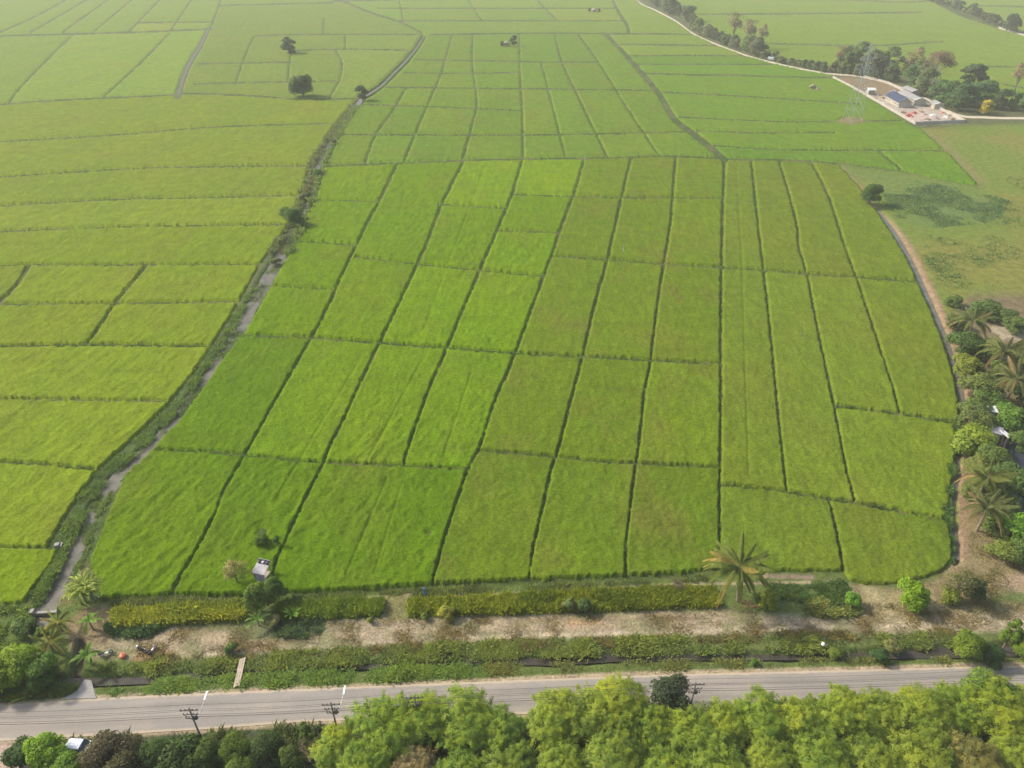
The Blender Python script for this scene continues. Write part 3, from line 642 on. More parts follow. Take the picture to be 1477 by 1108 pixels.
GEN = dict(northwest=('pale yellow-green rice plot in the hazy fields left of the grey ditch', 'rice plots left of the grey ditch'),
           ditchside=('green rice plot near the lone trees between the grey ditch and the canal', 'rice plots near the lone trees'),
           north=('soft green rice plot in the grid beyond the long dike, right of the canal', 'rice plots beyond the long dike'),
           top=('hazy pale rice plot at the far end beyond the thatched hut', 'rice plots in the far haze'),
           northeast=('fresh green rice strip between the diagonal ditch and the walled compound', 'rice strips by the walled compound'),
           beyond=('hazy green rice field behind the belt of trees', 'rice fields behind the tree belt'))
for rg, key in (('northeast', lambda q: -q[3]), ('top', lambda q: q[2]), ('northwest', lambda q: q[2]), ('ditchside', lambda q: -q[3]), ('beyond', lambda q: -q[3])):
    for r, q in enumerate(sorted([q for q in info if q[5] == rg], key=key)): q[6] = r
FARL = dict(northeast='fresh green rice strip left of the walled compound, %s counting away from the near block', top='hazy pale rice plot beyond the thatched hut, %s from the left',
            northwest='pale yellow-green rice plot left of the grey ditch, %s from the left', ditchside='green rice plot around the lone dark trees, %s counting back from the long dike', beyond='hazy green rice field behind the tree belt, %s counting back')
for u, cells, cx, cy, c, reg, r in info:
    f = RFf[cells]; uv, inv = np.unique(f, return_inverse=True)
    me = np_mesh('rice_plot', RV[uv], inv.reshape(-1, 4), True)
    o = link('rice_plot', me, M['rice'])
    h = random.random(); h2 = random.random()
    k_ = 0.94 + 0.12 * h
    b0 = COLS[reg]; patch = 0.25
    if reg == 'olive': patch = 0.5
    if reg == 'east': patch = 0.2
    if reg == 'north': patch = 0.3; k_ = 0.96 + 0.08 * h; b0 = (b0[0] * (0.94 + 0.14 * h2), b0[1], b0[2])
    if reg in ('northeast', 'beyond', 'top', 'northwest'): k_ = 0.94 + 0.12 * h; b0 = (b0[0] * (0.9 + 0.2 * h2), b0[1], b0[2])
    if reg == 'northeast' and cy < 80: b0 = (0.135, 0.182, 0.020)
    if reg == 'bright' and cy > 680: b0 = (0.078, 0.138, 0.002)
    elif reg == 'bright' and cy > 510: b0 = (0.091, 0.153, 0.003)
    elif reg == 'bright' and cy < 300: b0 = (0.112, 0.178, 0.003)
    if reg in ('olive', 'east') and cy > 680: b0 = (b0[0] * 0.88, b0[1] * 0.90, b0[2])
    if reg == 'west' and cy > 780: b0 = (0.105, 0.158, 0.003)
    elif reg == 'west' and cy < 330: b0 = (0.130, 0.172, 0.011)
    k_ *= 1.13 * (1.03 if reg == 'west' else 1.0)
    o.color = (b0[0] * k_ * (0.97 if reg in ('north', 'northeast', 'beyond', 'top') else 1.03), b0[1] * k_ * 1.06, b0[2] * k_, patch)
    if reg in TXT:
        lb = '%s, %s row back from the road, %s column from the left canal' % (TXT[reg], ORD[min(r, 13)], ORD[min(c, 13)])
        tag(o, lb, 'rice field', 'rice plots of the near block')
    elif reg == 'west':
        tag(o, 'yellow-green rice plot left of the canal, %s counting back from the road' % (ORD[r] if r < 14 else 'one of the far strips'), 'rice field', 'rice plots left of the canal')
    elif reg == 'north':
        tag(o, 'soft green rice plot beyond the long dike, %s row back, %s column from the canal' % (ORD[min(r, 13)], ORD[c]), 'rice field', GEN[reg][1])
    else:
        tag(o, FARL[reg] % (ORD[r] if r < 14 else 'one of the last'), 'rice field', GEN[reg][1])

# ------------------------------------------------------------------ water
def ribbon(name, pts, z, m, grow=1.0, label=None):
    P = smooth([p[:2] for p in pts], 6); W0 = [p[2] for p in pts]
    W = np.interp(np.linspace(0, 1, len(P)), np.linspace(0, 1, len(W0)), W0) * grow / 2
    T = np.gradient(P, axis=0); T /= np.linalg.norm(T, axis=1)[:, None] + 1e-9; N = np.stack([-T[:, 1], T[:, 0]], -1)
    A, B = P - N * W[:, None], P + N * W[:, None]; n = len(P)
    V = np.zeros((2 * n, 3))
    for k_, Q in ((0, A), (1, B)):
        x, y, _ = to_world(Q[:, 0], Q[:, 1]); V[k_ * n:(k_ + 1) * n, 0] = x; V[k_ * n:(k_ + 1) * n, 1] = y
    V[:, 2] = z; i = np.arange(n - 1)
    Fq = np.stack([i, i + 1, n + i + 1, n + i], -1)
    o = link(name, np_mesh(name, V, Fq), m); return tag(o, label, kind='structure')
ribbon('canal_water', CANAL[:26], -0.40, M['canal'], 1.7, 'grey water of the left irrigation canal')
ribbon('channel_water', CANAL_E, -0.42, M['canal'], 1.35, 'narrow water channel along the right edge of the rice')
ribbon('ditch_water', DITCH, -0.40, M['ditch'], 1.3, 'dark water of the weedy roadside ditch')
ribbon('field_ditch_water', [(301, 42, 1.0), (288, 68, 1.2), (274, 91, 1.5), (264, 115, 1.5), (258, 136, 1.5)], 0.16, plain('wet_mud', (0.12, 0.115, 0.085), 0.7, 0.3, 0.3), 1.0, 'pale water in the ditch between the far fields')
ribbon('far_canal_bed', CANAL[25:], 0.14, bpy.data.materials['wet_mud'], 0.8, 'muddy far end of the left canal')
mb = MB(); P = [at(*p) for p in POND]; mb.add([(x, y, -0.3) for x, y in P], [tuple(range(len(P)))])
tag(mb.build('pond_water', M['pond']), 'dark pond behind the orchard', kind='structure')

# ------------------------------------------------------------------ road
u_ = np.linspace(-170, 1648, 120); v_ = np.linspace(0, 1, 9)
yu = np.interp(u_, *np.array(ROAD_U).T); yd = np.interp(u_, *np.array(ROAD_D).T)
PXs = np.repeat(u_[:, None], 9, 1); PYs = yu[:, None] * (1 - v_) + yd[:, None] * v_
x, y, _ = to_world(PXs, PYs); crown = 0.05 + 0.06 * (1 - (2 * v_ - 1) ** 2)[None, :] + 0 * x
Vr = np.stack([x, y, crown], -1).reshape(-1, 3); ii = np.arange(120 * 9).reshape(120, 9)
Fr = np.stack([ii[:-1, 1:], ii[1:, 1:], ii[1:, :-1], ii[:-1, :-1]], -1).reshape(-1, 4)
me = np_mesh('road', Vr, Fr, True); uvl = me.uv_layers.new(name='UVMap')
uu = np.repeat((x[:, 0] - x[0, 0])[:, None], 9, 1).ravel(); vv = np.tile(v_, 120)
li = np.empty(len(me.loops), np.int32); me.loops.foreach_get('vertex_index', li)
uvl.data.foreach_set('uv', np.stack([uu[li], vv[li]], -1).astype(np.float32).ravel())
tag(link('road', me, M['asphalt']), 'grey asphalt road with dusty tan edges', kind='structure')
ribbon('dirt_road', [(a, b, max(2.0, 1.6 + b / 110)) for a, b in ROADN], 0.16, plain('pale_dirt', (0.46, 0.39, 0.28), 0.95, 0.2, 0.3), 1.0, 'pale dirt road along the belt of trees')
ribbon('far_dirt_road', [(1440, 40, 3), (1470, 49, 3), (1520, 62, 3), (1640, 95, 3)], 0.16, bpy.data.materials['pale_dirt'], 1.0, 'pale dirt road in the far right corner')

#PART2
# ================================================================== PLANTS
def leaf_cloud(rng, pts, nrm, size, aspect=0.55, along=None, jitter=0.7):
    """one four-cornered leaf per point; returns V (4n,3) and F (n,4)"""
    n = len(pts)
    N = nrm + jitter * rng.normal(size=(n, 3)); N /= np.linalg.norm(N, axis=1)[:, None] + 1e-9
    A = rng.normal(size=(n, 3)) if along is None else along + 0.35 * rng.normal(size=(n, 3))
    A -= (A * N).sum(1)[:, None] * N; A /= np.linalg.norm(A, axis=1)[:, None] + 1e-9
    B = np.cross(N, A); L = (size * rng.uniform(0.65, 1.35, n))[:, None]; W = L * aspect * 0.5
    P0 = pts - A * L * 0.5; P2 = pts + A * L * 0.5 - N * L * 0.12
    P1 = pts + B * W + N * L * 0.06; P3 = pts - B * W + N * L * 0.06
    return np.stack([P0, P3, P2, P1], 1).reshape(-1, 3), np.arange(4 * n).reshape(n, 4)
def sphere_dirs(rng, n):
    d = rng.normal(size=(n, 3)); return d / np.linalg.norm(d, axis=1)[:, None]
def tree_proto(seed, h, r, nblob=14, nleaf=2600, leaf=0.32, trunk_r=0.14, shape='round', crown_base=0.35, aspect=0.6):
    """trunk with limbs, crown of leaf clumps; origin at the foot"""
    rng = np.random.default_rng(seed); blobs = []
    zb = h * crown_base
    for i in range(nblob):
        if shape == 'tall': zz = rng.uniform(zb, h * 0.9); rad = r * (0.55 + 0.45 * sin(pi * min(1, (zz - zb) / (h - zb) + 0.25)))
        elif shape == 'bush': zz = rng.uniform(0.25 * h, 0.75 * h); rad = r * 0.75 * math.sqrt(max(0.05, 1 - (zz / h - 0.2) ** 2))
        else: zz = zb + (h - zb) * rng.uniform(0.12, 0.80); t = (zz - zb) / (h - zb); rad = r * math.sqrt(max(0.06, 1 - (1.7 * (t - 0.38)) ** 2))
        a = 2 * pi * (i * 0.618 + rng.uniform(-.1, .1)); q = rad * math.sqrt(rng.uniform(0.05, 1)) * 0.74
        br = r * rng.uniform(0.26, 0.46) * (0.75 if shape == 'tall' else 1)
        blobs.append((q * cos(a), q * sin(a), zz, br))
    if shape == 'round': blobs.append((0, 0, h - r * 0.42, r * 0.42))
    bw = np.array([b[3] ** 2 for b in blobs]); bi = rng.choice(len(blobs), nleaf, p=bw / bw.sum())
    Bc = np.array(blobs); d = sphere_dirs(rng, nleaf); d[:, 2] = np.where(d[:, 2] < -0.35, -d[:, 2], d[:, 2])
    rr = Bc[bi, 3] * rng.uniform(0.45, 1.12, nleaf) ** 0.7
    pts = Bc[bi, :3] + d * rr[:, None] * np.array([1, 1, 0.85])
    nr = d * 0.7 + np.array([0, 0, 0.55])
    V, Fc = leaf_cloud(rng, pts, nr, np.full(nleaf, leaf), aspect)
    ctr = np.array([0, 0, h * 0.45]); od = pts - ctr; od /= np.linalg.norm(od, axis=1)[:, None] + 1e-9
    nn = d * 0.55 + od * 0.45 + np.array([0, 0, 0.35]) + 0.38 * rng.normal(size=(nleaf, 3)); nn /= np.linalg.norm(nn, axis=1)[:, None]
    bt = rng.uniform(0.2, 0.8, len(blobs)); tint = np.clip(bt[bi] * 0.6 + rng.uniform(0, 0.45, nleaf), 0, 1)
    crown = np_mesh('crown', V, Fc, False, {'tint': np.repeat(tint, 4)}, normals=np.repeat(nn, 4, 0))
    m = MB(); top = h * 0.72; lean = rng.uniform(-0.04, 0.04, 2) * h
    m.tube([(0, 0, -0.15), (lean[0] * .3, lean[1] * .3, h * 0.25), (lean[0] * .7, lean[1] * .7, h * 0.5), (lean[0], lean[1], top)], [trunk_r * 1.25, trunk_r, trunk_r * 0.7, trunk_r * 0.3], 7)
    for b in blobs[:: max(1, nblob // 8)]:
        z0 = min(top * 0.9, max(0.12 * h, b[2] * 0.55)); f = z0 / top
        m.tube([(lean[0] * f, lean[1] * f, z0), (b[0] * 0.5, b[1] * 0.5, (z0 + b[2]) * 0.5), (b[0], b[1], b[2])], [trunk_r * 0.5, trunk_r * 0.32, trunk_r * 0.12], 5)
    return crown, m.mesh('trunk'), h, r
def feather_proto(seed, h=7.5, r=3.6, culms=14, nspray=360, per=80, leaf=0.32):
    """many thin stems under a soft dome of feathery sprays of narrow leaflets"""
    rng = np.random.default_rng(seed); m = MB(); P = []; N = []; A = []; T = []; S = []
    for i in range(culms):
        a = 2 * pi * rng.random(); sp = r * rng.uniform(0.1, 0.75); hh = h * rng.uniform(0.6, 0.85); b0 = rng.uniform(0, 0.5)
        m.tube([(cos(a) * (b0 + sp * t ** 1.6), sin(a) * (b0 + sp * t ** 1.6), hh * t - .1) for t in (0, .25, .5, .75, 1)], [0.07, .06, .045, .03, .015], 4, False)
    lobes = [(0, 0, h * .62, r * .62)] + [(r * .52 * cos(k * 1.05 + rng.uniform(-.3, .3)), r * .52 * sin(k * 1.05), h * rng.uniform(.42, .66), r * rng.uniform(.40, .56)) for k in range(6)]
    for i in range(nspray):
        lx, ly, lz, lr = lobes[rng.integers(len(lobes))]; dv = sphere_dirs(rng, 1)[0]
        if dv[2] < -.25: dv[2] = -dv[2]
        c = np.array([lx, ly, lz]) + dv * lr * np.array([1, 1, 1.15]) * rng.uniform(.55, 1.0); c[2] = min(max(c[2], .5), h * .93)
        dr = dv * .7 + np.array([0, 0, .55]) + .35 * rng.normal(size=3); dr /= np.linalg.norm(dr)
        L = rng.uniform(.7, 1.5); s1 = rng.random(per); ct = np.clip(.5 + .9 * (vnoise(c[0] * .8 + seed, c[1] * .8 + c[2] * .5, 3) - .5) + .25 * rng.normal(), 0, 1)
        p = c + dr * (s1 * L)[:, None] + rng.normal(size=(per, 3)) * (.24 * (1.2 - .8 * s1))[:, None]; p[:, 2] -= .25 * L * s1 ** 2
        P.append(p); A.append(np.tile(dr + np.array([0, 0, -.15]), (per, 1))); N.append(np.tile(dv * .4 + np.array([0, 0, .7]), (per, 1)))
        S.append(np.tile(dv * .55 + np.array([lx, ly, 0]) / r * .4 + np.array([0, 0, .65]), (per, 1))); T.append(np.clip(ct + .2 * (rng.random(per) - .5), 0, 1))
    P, N, A, T, S = map(np.concatenate, (P, N, A, T, S)); S = S + 0.14 * rng.normal(size=S.shape); S /= np.linalg.norm(S, axis=1)[:, None]
    V, Fc = leaf_cloud(rng, P, N, np.full(len(P), leaf), 0.20, A, 0.6)
    return np_mesh('crown', V, Fc, False, {'tint': np.repeat(T, 4)}, normals=np.repeat(S, 4, 0)), m.mesh('stems'), h, r
def put_tree(proto, name, label, cat, xy, h, color, group=None, bark=None, wide=1.0, rz=None, stem_name='trunk', leafmat=None):
    color = tuple(q * 1.55 for q in color)
    crown, trunk, ph, pr = proto; s = h / ph
    o = thing(name, label, cat, (xy[0], xy[1], 0.0), random.uniform(0, 6.28) if rz is None else rz, group, (s * wide, s * wide, s))
    if not crown.materials: crown.materials.append(M['leaf'])
    c = link('crown', crown, None, o); c.color = (*color, 1)
    t = link(stem_name, trunk, None, o)
    if not trunk.materials: trunk.materials.append(bark or M['bark'])
    return o

# prototypes
T_ROUND = [tree_proto(11, 6, 3.0, 22, 7000, 0.32, crown_base=.14), tree_proto(12, 6.5, 3.2, 24, 7600, 0.32, crown_base=.14), tree_proto(13, 5.5, 3.1, 22, 7000, 0.32, crown_base=.12)]
T_TALL = [tree_proto(21, 7, 1.7, 16, 4200, 0.32, shape='tall', crown_base=0.2), tree_proto(22, 8, 1.9, 17, 4600, 0.32, shape='tall', crown_base=0.25)]
T_BUSH = [tree_proto(31, 2.2, 1.5, 11, 2400, 0.24, 0.06, 'bush', 0.1), tree_proto(32, 2.0, 1.7, 12, 2600, 0.24, 0.06, 'bush', 0.1), tree_proto(33, 2.6, 1.4, 11, 2400, 0.24, 0.06, 'bush', 0.1)]
T_MANGO = [tree_proto(41, 5, 3.0, 20, 6500, 0.36, shape='round', crown_base=0.15), tree_proto(42, 4.5, 2.8, 18, 6000, 0.36, shape='round', crown_base=0.12)]
T_FAR = [tree_proto(51, 12, 5.6, 22, 2400, 0.9, 0.3, crown_base=0.04), tree_proto(52, 12, 4.8, 20, 2200, 0.9, 0.3, 'tall', 0.06), tree_proto(53, 12, 6.0, 22, 2400, 0.95, 0.3, crown_base=0.02)]
T_SPARSE = [tree_proto(61, 14, 5.2, 16, 750, 0.8, 0.32, crown_base=0.45), tree_proto(62, 6, 2.6, 13, 1300, 0.30, 0.12, crown_base=0.25)]
T_FEATHER = [feather_proto(71), feather_proto(72, 7.0, 3.8), feather_proto(73, 8.0, 3.4), feather_proto(74, 7.4, 3.9)]
BIGTREE = tree_proto(81, 13, 9.0, 34, 6500, 0.95, 0.6, crown_base=0.08)
DARKROUND = tree_proto(82, 6.5, 3.6, 22, 5200, 0.38, 0.18, crown_base=0.3)

LIME, GREEN, DEEP, OLIVE, BROWN, YEL = (0.150, 0.240, 0.022), (0.075, 0.130, 0.022), (0.038, 0.070, 0.018), (0.120, 0.125, 0.042), (0.110, 0.092, 0.050), (0.175, 0.205, 0.022)
FEA = (0.200, 0.235, 0.026)

# ---- trees between the road and the camera
FG = 'feathery trees along the near side of the road'
feath = [  # photo column, row of the crown's middle, height, tint, what sets it apart
    (486, 1082, 6.6, FEA, 'feathery yellow-green tree with blurred airy edge, leftmost of the roadside thicket'),
    (556, 1050, 7.6, (0.150, 0.215, 0.024), 'tall feathery tree right of the second pole, darker green heart'),
    (612, 1036, 8.0, (0.165, 0.215, 0.024), 'feathery tree whose top hides a utility pole'),
    (672, 1042, 7.6, (0.150, 0.205, 0.026), 'feathery tree right of the hidden pole, mid green'),
    (722, 1058, 7.0, (0.125, 0.185, 0.026), 'darker feathery tree left of the notch showing the road'),
    (800, 1040, 7.4, FEA, 'yellowish feathery tree right of the notch showing the road'),
    (850, 1032, 7.6, (0.150, 0.185, 0.030), 'olive feathery tree between two yellow ones'),
    (888, 1020, 8.2, (0.215, 0.235, 0.022), 'brightest yellow feathery tree, left of the dark round tree'),
    (932, 1046, 7.2, (0.150, 0.200, 0.026), 'feathery tree in front of the dark round tree, left side'),
    (1000, 1066, 6.8, (0.150, 0.195, 0.026), 'low feathery tree in front of the dark round tree'),
    (1046, 1048, 7.2, FEA, 'feathery tree right of the dark round tree'),
    (1100, 1040, 7.4, (0.150, 0.205, 0.024), 'feathery green tree, second right of the dark round tree'),
    (1158, 1042, 7.4, (0.185, 0.215, 0.024), 'feathery tree, third right of the dark round tree'),
    (1216, 1034, 7.4, FEA, 'feathery tree, fourth right of the dark round tree'),
    (1272, 1034, 7.6, (0.165, 0.200, 0.026), 'feathery tree, fifth right of the dark round tree'),
    (1326, 1030, 7.6, (0.190, 0.220, 0.024), 'feathery tree, sixth right of the dark round tree'),
    (1384, 1022, 7.6, (0.165, 0.215, 0.024), 'feathery tree left of the broad-leaved tree at the road corner'),
    (1440, 1026, 7.6, (0.200, 0.225, 0.022), 'feathery yellow tree below the broad-leaved corner tree'),
    (1500, 1024, 7.6, FEA, 'feathery tree cut by the right edge of the picture'),
    (520, 1112, 6.6, (0.140, 0.205, 0.024), 'front-row feathery tree, left of the brown-plumed one'),
    (668, 1112, 6.6, (0.120, 0.180, 0.026), 'front-row feathery tree, right of the brown-plumed one'),
    (736, 1114, 6.4, (0.130, 0.170, 0.030), 'front-row feathery tree, olive, below the road notch'),
    (812, 1106, 7.0, (0.160, 0.205, 0.024), 'front-row feathery tree below the yellowish one right of the notch'),
    (886, 1096, 7.2, (0.135, 0.175, 0.028), 'front-row feathery tree below the brightest yellow one'),
    (960, 1110, 6.8, (0.165, 0.215, 0.024), 'front-row feathery tree below the low one'),
    (1036, 1106, 7.0, (0.145, 0.195, 0.026), 'front-row feathery tree right of the dark round tree'),
    (1110, 1100, 7.0, (0.170, 0.205, 0.028), 'front-row feathery tree, second right of the dark round tree'),
    (1184, 1098, 7.0, (0.130, 0.185, 0.026), 'front-row feathery tree, darker green, third right of the dark round tree'),
    (1258, 1096, 7.0, (0.160, 0.195, 0.026), 'front-row feathery tree, fourth right of the dark round tree'),
    (1332, 1094, 7.0, (0.175, 0.200, 0.028), 'front-row feathery tree left of the brownish one'),
    (1466, 1090, 7.0, (0.180, 0.210, 0.026), 'front-row feathery tree in the bottom right corner'),
]
for q_ in T_FEATHER: q_[0].materials.append(M['feather'])
for i, (px, py, h, colr, lb) in enumerate(feath):
    h *= 0.90; colr = tuple(.5 * a_ + .5 * b_ for a_, b_ in zip(colr, (0.168, 0.205, 0.034)))
    put_tree(T_FEATHER[i % 4], 'feathery_tree', lb, 'tree', at(px, py, h * 0.58), h, tuple(q * 1.2 for q in colr), FG, wide=1.08 + 0.14 * random.random(), stem_name='stems')
put_tree(T_FEATHER[2], 'feathery_tree', 'feathery tree with dry pinkish-brown plumes among green ones', 'tree', at(600, 1106, 4.0), 5.6, (0.235, 0.195, 0.095), FG, stem_name='stems', wide=1.1)
put_tree(T_FEATHER[1], 'feathery_tree', 'brownish olive feathery tree near the bottom right corner', 'tree', at(1402, 1096, 4.0), 6.2, (0.195, 0.185, 0.055), FG, stem_name='stems')
put_tree(DARKROUND, 'roadside_tree', 'dark green round tree leaning out over the road', 'tree', at(968, 1003, 4.2), 6.2, (0.050, 0.072, 0.030), wide=1.02)
put_tree(T_ROUND[1], 'roadside_tree', 'broad-leaved green tree reaching over the road in the right corner', 'tree', at(1432, 1000, 4.2), 6.6, (0.120, 0.185, 0.024), wide=1.25)
# left of them, the dark hedge trees
HG = 'dark trees and bushes along the near side of the road'
hedge = [
    (66, 1084, 5.4, T_ROUND[0], LIME, 'bright lime green bushy tree beside the white car', 1.15),
    (96, 1112, 4.6, T_ROUND[2], (0.110, 0.185, 0.024), 'green bushy tree in front of the white car', 1.0),
    (30, 1086, 3.2, T_BUSH[0], DEEP, 'dark bush left of the lime green tree', 1.3),
    (150, 1088, 5.6, T_ROUND[1], (0.085, 0.072, 0.036), 'dark brownish tree right of the white car', 1.15),
    (186, 1082, 5.0, T_SPARSE[1], (0.080, 0.075, 0.038), 'thin brownish tree behind the dark brownish one', 1.1),
    (176, 1118, 5.0, T_ROUND[2], (0.070, 0.070, 0.030), 'low brownish bush tree at the bottom edge below the dark brownish tree', 1.1),
    (226, 1084, 4.4, T_ROUND[2], (0.060, 0.098, 0.024), 'dark green tree just left of the first utility pole', 1.0),
    (262, 1092, 4.0, T_BUSH[1], (0.055, 0.088, 0.022), 'dark bush at the foot of the first utility pole', 1.2),
    (296, 1088, 4.2, T_ROUND[0], (0.075, 0.112, 0.022), 'mid green tree just right of the first utility pole', 1.0),
    (340, 1082, 4.6, T_ROUND[1], (0.098, 0.140, 0.020), 'yellowish green tree in the middle of the dark hedge', 1.0),
    (384, 1082, 4.4, T_ROUND[2], (0.052, 0.082, 0.022), 'very dark green tree right of the yellowish hedge tree', 1.0),
    (420, 1094, 4.2, T_ROUND[0], (0.078, 0.112, 0.024), 'dull green tree left of the dry bare branches', 0.95),
    (346, 1116, 4.2, T_ROUND[2], (0.085, 0.125, 0.022), 'yellow-green bush tree at the bottom edge below the hedge', 0.95),
    (236, 1122, 4.0, T_ROUND[0], (0.048, 0.075, 0.022), 'dark bush tree at the bottom edge left of the slatted bench', 1.0),
]
for px, py, h, pr, colr, lb, wd in hedge:
    put_tree(pr, 'hedge_tree', lb, 'tree', at(px, py, h * 0.55), h, colr, HG, wide=wd)
put_tree(T_TALL[0], 'slim_tree', 'slim small-crowned tree standing up at the right end of the dark hedge', 'tree', at(438, 1050, 4.4), 5.6, (0.085, 0.125, 0.025), wide=0.8)
def bare_bush(name, label, xy, h, r, n, colr, seed, cat='bush'):
    rng = np.random.default_rng(seed); o = thing(name, label, cat, (xy[0], xy[1], 0))
    m = MB()
    for i in range(n):
        a = rng.uniform(0, 6.28); q = r * rng.uniform(0.2, 1); z = h * rng.uniform(0.6, 1.0)
        m.tube([(0, 0, 0), (cos(a) * q * .35, sin(a) * q * .35, z * .5), (cos(a) * q, sin(a) * q, z)], [0.035, 0.025, 0.012], 4, False)
        for k_ in range(5):
            t = rng.uniform(.45, 1); b = a + rng.uniform(-1.2, 1.2); p = (cos(a) * q * t ** 1.5, sin(a) * q * t ** 1.5, z * t)
            m.tube([p, (p[0] + cos(b) * .35 * r, p[1] + sin(b) * .35 * r, p[2] + rng.uniform(0, .3) * h)], [0.018, 0.008], 3, False)
    m.build('twigs', colr, o)
    pts = sphere_dirs(rng, 260) * np.array([r * .9, r * .9, h * .35]) * rng.uniform(.5, 1, (260, 1)) + np.array([0, 0, h * .65])
    V, Fc = leaf_cloud(rng, pts, np.tile((0, 0, .6), (260, 1)).astype(float), np.full(260, .17), .5)
    c = link('dry_leaves', np_mesh('dry_leaves', V, Fc, False, {'tint': np.repeat(rng.random(260), 4)}), M['leaf'], o); c.color = (0.20, 0.15, 0.10, 1); return o
bare_bush('dry_bush', 'dry bare branches between the dark hedge and the feathery trees', at(446, 1084, 2), 3.4, 1.9, 22, M['straw'], 5)
bare_bush('dry_bush', 'bare pinkish-grey bush left of the big palm by the golden strip', at(976, 845, .8), 1.9, 1.5, 24, M['bark'], 6)

# ---- bushes and trees of the near bank
def bush(px, py, h, colr, lb, wide=1.0, k_=0, grp='bushes on the bank between road and rice', name='bush'):
    return put_tree(T_BUSH[k_ % 3], name, lb, 'bush', at(px, py, h * 0.45), h * 1.15, tuple(q * 1.15 for q in colr), grp, wide=wide * 1.1)
put_tree(T_ROUND[1], 'bank_tree', 'bright green spreading tree at the left edge above the road', 'tree', at(26, 954, 3.2), 5.6, (0.160, 0.225, 0.022), wide=1.15)
put_tree(T_ROUND[0], 'bank_tree', 'green tree right of the left-edge tree, beside the culvert', 'tree', at(58, 966, 2.82), 4.61, (0.075, 0.135, 0.022), wide=1.2)
put_tree(T_ROUND[2], 'bank_tree', 'lime green tree cut by the left edge above the road', 'tree', at(-10, 974, 2.8), 4.8, (0.160, 0.225, 0.024), wide=1.15)
bush(32, 905, 1.6, (0.070, 0.110, 0.026), 'dark low bush left of the concrete weir', 1.5, 1); bush(58, 912, 1.3, GREEN, 'small bush right below the concrete weir', 1.2, 2)
put_tree(T_SPARSE[1], 'bank_tree', 'round olive half-dry tree left of the tin hut', 'tree', at(338, 826, 2.8), 5.0, (0.190, 0.175, 0.062), wide=1.15)
put_tree(T_ROUND[0], 'bank_tree', 'upright yellow-green tree below the tin hut', 'tree', at(372, 864, 3.0), 6.0, (0.105, 0.155, 0.026), wide=.74)
put_tree(T_ROUND[2], 'bank_tree', 'darker green tree close beside the tin hut', 'tree', at(393, 850, 2.4), 4.6, (0.070, 0.118, 0.024), wide=0.72)
put_tree(T_TALL[1], 'bank_tree', 'dark green small tree in the bright rice behind the tin hut', 'tree', at(398, 780, 1.4), 2.8, (0.060, 0.115, 0.016), wide=1.2)
put_tree(T_BUSH[2], 'bank_tree', 'leafy sapling left behind the tin hut in the rice', 'tree', at(377, 778, 1.2), 2.4, (0.075, 0.130, 0.016), wide=1.2)
bush(395, 898, 1.6, (0.145, 0.150, 0.060), 'pale greyish bush right of the banana plant below the hut', 1.0, 0)
bush(333, 937, 1.4, (0.080, 0.120, 0.030), 'small green shrub on the bare strip near the footbridge', .9, 1)
bush(820, 873, 2.2, (0.120, 0.150, 0.052), 'grey-green shrub in front of the golden strip', .85, 2); bush(842, 877, 2.0, (0.060, 0.098, 0.030), 'dark green shrub beside the grey-green one', .8, 0)
bush(645, 886, 1.8, (0.205, 0.205, 0.036), 'yellowish shrub in front of the golden strip', .9, 1); bush(613, 891, 1.1, (0.12, 0.16, 0.03), 'tiny green shrub left of the yellowish shrub', .8, 0)
bush(534, 895, 1.1, (0.15, 0.165, 0.036), 'small pale shrub at the right end of the short green strip', .9, 2)
bush(1110, 868, 2.2, (0.150, 0.180, 0.022), 'yellow and green croton bush right of the big palm', 1.0, 1, name='croton_bush'); bush(1092, 862, 1.8, (0.070, 0.105, 0.025), 'green bush between the palm trunk and the croton', 1.0, 2)
bush(1231, 868, 2.0, (0.105, 0.190, 0.022), 'fresh green shrub beside the vine patch', 1.0, 0); 
put_tree(T_MANGO[1], 'bank_tree', 'bright green dense round tree by the field corner', 'tree', at(1321, 858, 2.43), 4.61, (0.165, 0.255, 0.018), wide=0.92)
put_tree(T_SPARSE[1], 'bank_tree', 'grey-olive loose tree right of the bright round tree', 'tree', at(1385, 846, 2.82), 5.38, (0.110, 0.115, 0.040), wide=1.15)
put_tree(T_ROUND[0], 'bank_tree', 'dark green tree at the end of the right channel', 'tree', at(1408, 850, 2.56), 4.35, (0.055, 0.085, 0.028), wide=0.85)
bush(1372, 862, 2.0, (0.125, 0.150, 0.025), 'yellowish leafy bush under the grey-olive tree', 1.0, 1)
bush(1268, 946, 2.0, (0.045, 0.085, 0.026), 'dark green round bush on the ditch bank by the road', 1.2, 2); bush(1287, 936, 1.7, (0.130, 0.135, 0.048), 'olive bush behind the dark round bush by the road', 1.1, 0)
bush(1205, 944, 1.2, (0.120, 0.150, 0.030), 'small olive bush right of the white ball', 1.1, 1); bush(1087, 956, 1.0, (0.085, 0.150, 0.030), 'small green bush on the road verge below the palm', 1.1, 2)
put_tree(T_ROUND[1], 'bank_tree', 'yellow-green tree with reddish flowers at the roadside ditch', 'tree', at(1398, 930, 2.56), 4.86, (0.130, 0.180, 0.022), wide=0.95)
put_tree(T_TALL[1], 'bank_tree', 'tall leafy green tree at the right edge by the ditch', 'tree', at(1458, 915, 3.33), 6.4, (0.115, 0.175, 0.022), wide=1.05)
put_tree(T_ROUND[2], 'bank_tree', 'blue-green bush tree between the two ditch trees', 'tree', at(1428, 944, 1.79), 3.33, (0.055, 0.100, 0.035), wide=1.1)
